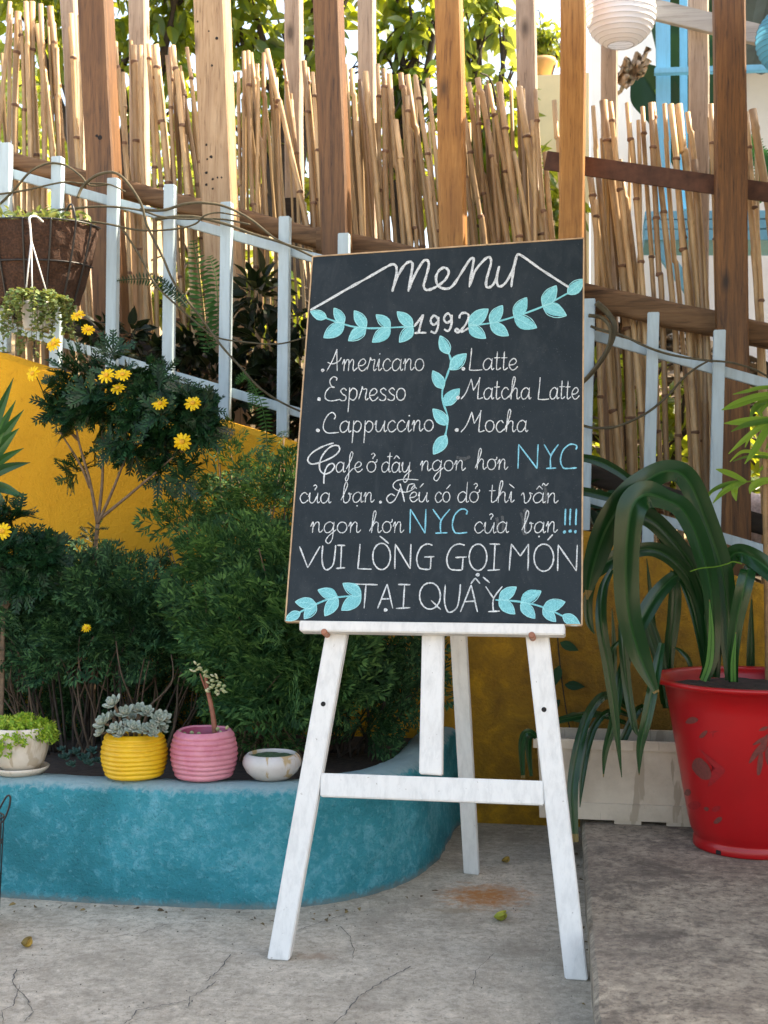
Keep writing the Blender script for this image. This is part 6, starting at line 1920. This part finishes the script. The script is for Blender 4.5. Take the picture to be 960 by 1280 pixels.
# ------------------------------------------------------------------ floor marks and fallen bits
M['crack'] = simple('crack_dirt', (.13,.115,.10), .95, .3, 60)
def cracks(lines, z, name):
    mb = MB(); rr = random.Random(3)
    for ln, w in lines:
        P2 = [Vector((x, y, 0)) for x, y in ln]; q = []
        for a, b in zip(P2, P2[1:]):
            n = max(3, int((b-a).length/3))
            for i in range(n): q.append(a.lerp(b, i/n) + Vector((rr.uniform(-1.4,1.4), rr.uniform(-.9,.9), 0)))
        q.append(P2[-1]); m = len(q); V = []
        W = [onZ(p.x, p.y, z) for p in q]
        for i, p in enumerate(W):
            t_ = (W[min(i+1,m-1)]-W[max(i-1,0)]).normalized(); n_ = Vector((-t_.y, t_.x, 0))
            ww = w*.00065*rr.uniform(.5,1.5)*(1 if 0 < i < m-1 else .2)
            V += [p+n_*ww, p-n_*ww]
        mb.add(V, [(2*i, 2*i+1, 2*i+3, 2*i+2) for i in range(m-1)])
    return tag(mb.build(name, M['crack'], origin=(0,0,0)), kind='structure')
C1 = lambda pts: [(x/2.4, 940+y/2.4) for x, y in pts]
C2 = lambda pts: [(320+x/2.182, 760+y/2.182) for x, y in pts]
cracks([(C1([(695,605),(655,655),(615,690)]), 1.6),(C1([(650,685),(600,720),(570,735),(565,765)]),1.6),(C1([(560,745),(500,757),(410,775),(395,800),(370,816)]),1.8),
        (C1([(50,650),(35,690),(60,720),(80,740),(100,780),(70,810)]),1.8),(C1([(60,700),(40,760),(5,775),(10,815)]),1.5),(C1([(45,655),(110,650),(190,640)]),1.0),(C1([(340,555),(430,540),(510,512)]),1.3),
        (C2([(425,975),(350,1015),(280,1060),(240,1110),(210,1135)]),1.8),(C2([(225,865),(255,895),(268,930),(262,960)]),1.3),(C2([(655,940),(620,970),(600,990),(590,1030)]),1.0),(C2([(110,880),(165,860),(245,835)]),1.4)], .0035, 'floor_cracks')
rr = random.Random(9)
# grit
mb = MB(); P = []; D = []
for k in range(170):
    x, y = rr.uniform(-10, 735), rr.uniform(1130, 1285); p = onZ(x, y, .004); P.append(tuple(p)); D.append((rr.gauss(0,1), rr.gauss(0,1), .1))
mb.inst(BALLLEAF, P, D, RNG.uniform(.0012,.0045,170), RNG.uniform(-1,1,170))
tag(mb.build('grit', simple('grit_brown', (.10,.085,.07), .9, .5, 80)), None, None, None, 'stuff')
# dry leaf crumbs gathered along the planter foot and the pavement edge
P = []; D = []
for k in range(70):
    if rr.random() < .6:
        x = rr.uniform(0, 540); y = 1124 + .045*min(x,330) - max(0, x-400)*.22 + abs(rr.gauss(0, 6)) + 3
    else:
        q = rr.random(); x = 722 + 14*q - abs(rr.gauss(0, 6)); y = 1045 + 225*q
    p = onZ(x, y, .006); P.append(tuple(p)); D.append((rr.gauss(0,1), rr.gauss(0,1), .12))
mb = MB(); mb.inst(ovalleaf(.3,.15,.25,3), P, D, RNG.uniform(.006,.020,70), RNG.uniform(-.8,.8,70))
tag(mb.build('leaf_crumbs', leafmat('crumb_leaf', (.06,.04,.025), (.14,.09,.045), (.24,.17,.07), .8, 0)), None, None, None, 'stuff')
# fallen buds
M['bud'] = leafmat('yellow_green_bud', (.18,.22,.03), (.36,.36,.05), (.55,.45,.07), .5, .1)
M['budB'] = leafmat('brown_bud', (.14,.10,.03), (.28,.17,.04), (.42,.27,.05), .6, .1)
for (x, y, s_, mt, lab) in ((622,1147,.034,'bud','yellow green fallen bud on the concrete inside the easel legs'), (631,1077,.026,'budB','small brown fallen bud behind the rear easel leg'), (31,1180,.026,'budB','small yellow brown fallen bud on the floor at the left')):
    p = onZ(x, y, .007); P = []; D = []
    for k in range(9): P.append((p.x-.008, p.y, p.z+.002)); D.append((1.0, random.uniform(-.55,.55), random.uniform(-.1,.6)))
    mb = MB(); mb.inst(BALLLEAF, P, D, s_*RNG.uniform(.6,1,9), RNG.uniform(-1,1,9))
    tag(mb.build('fallen_bud', M[mt], smooth=True), lab, 'flower bud', 'buds fallen on the concrete floor')
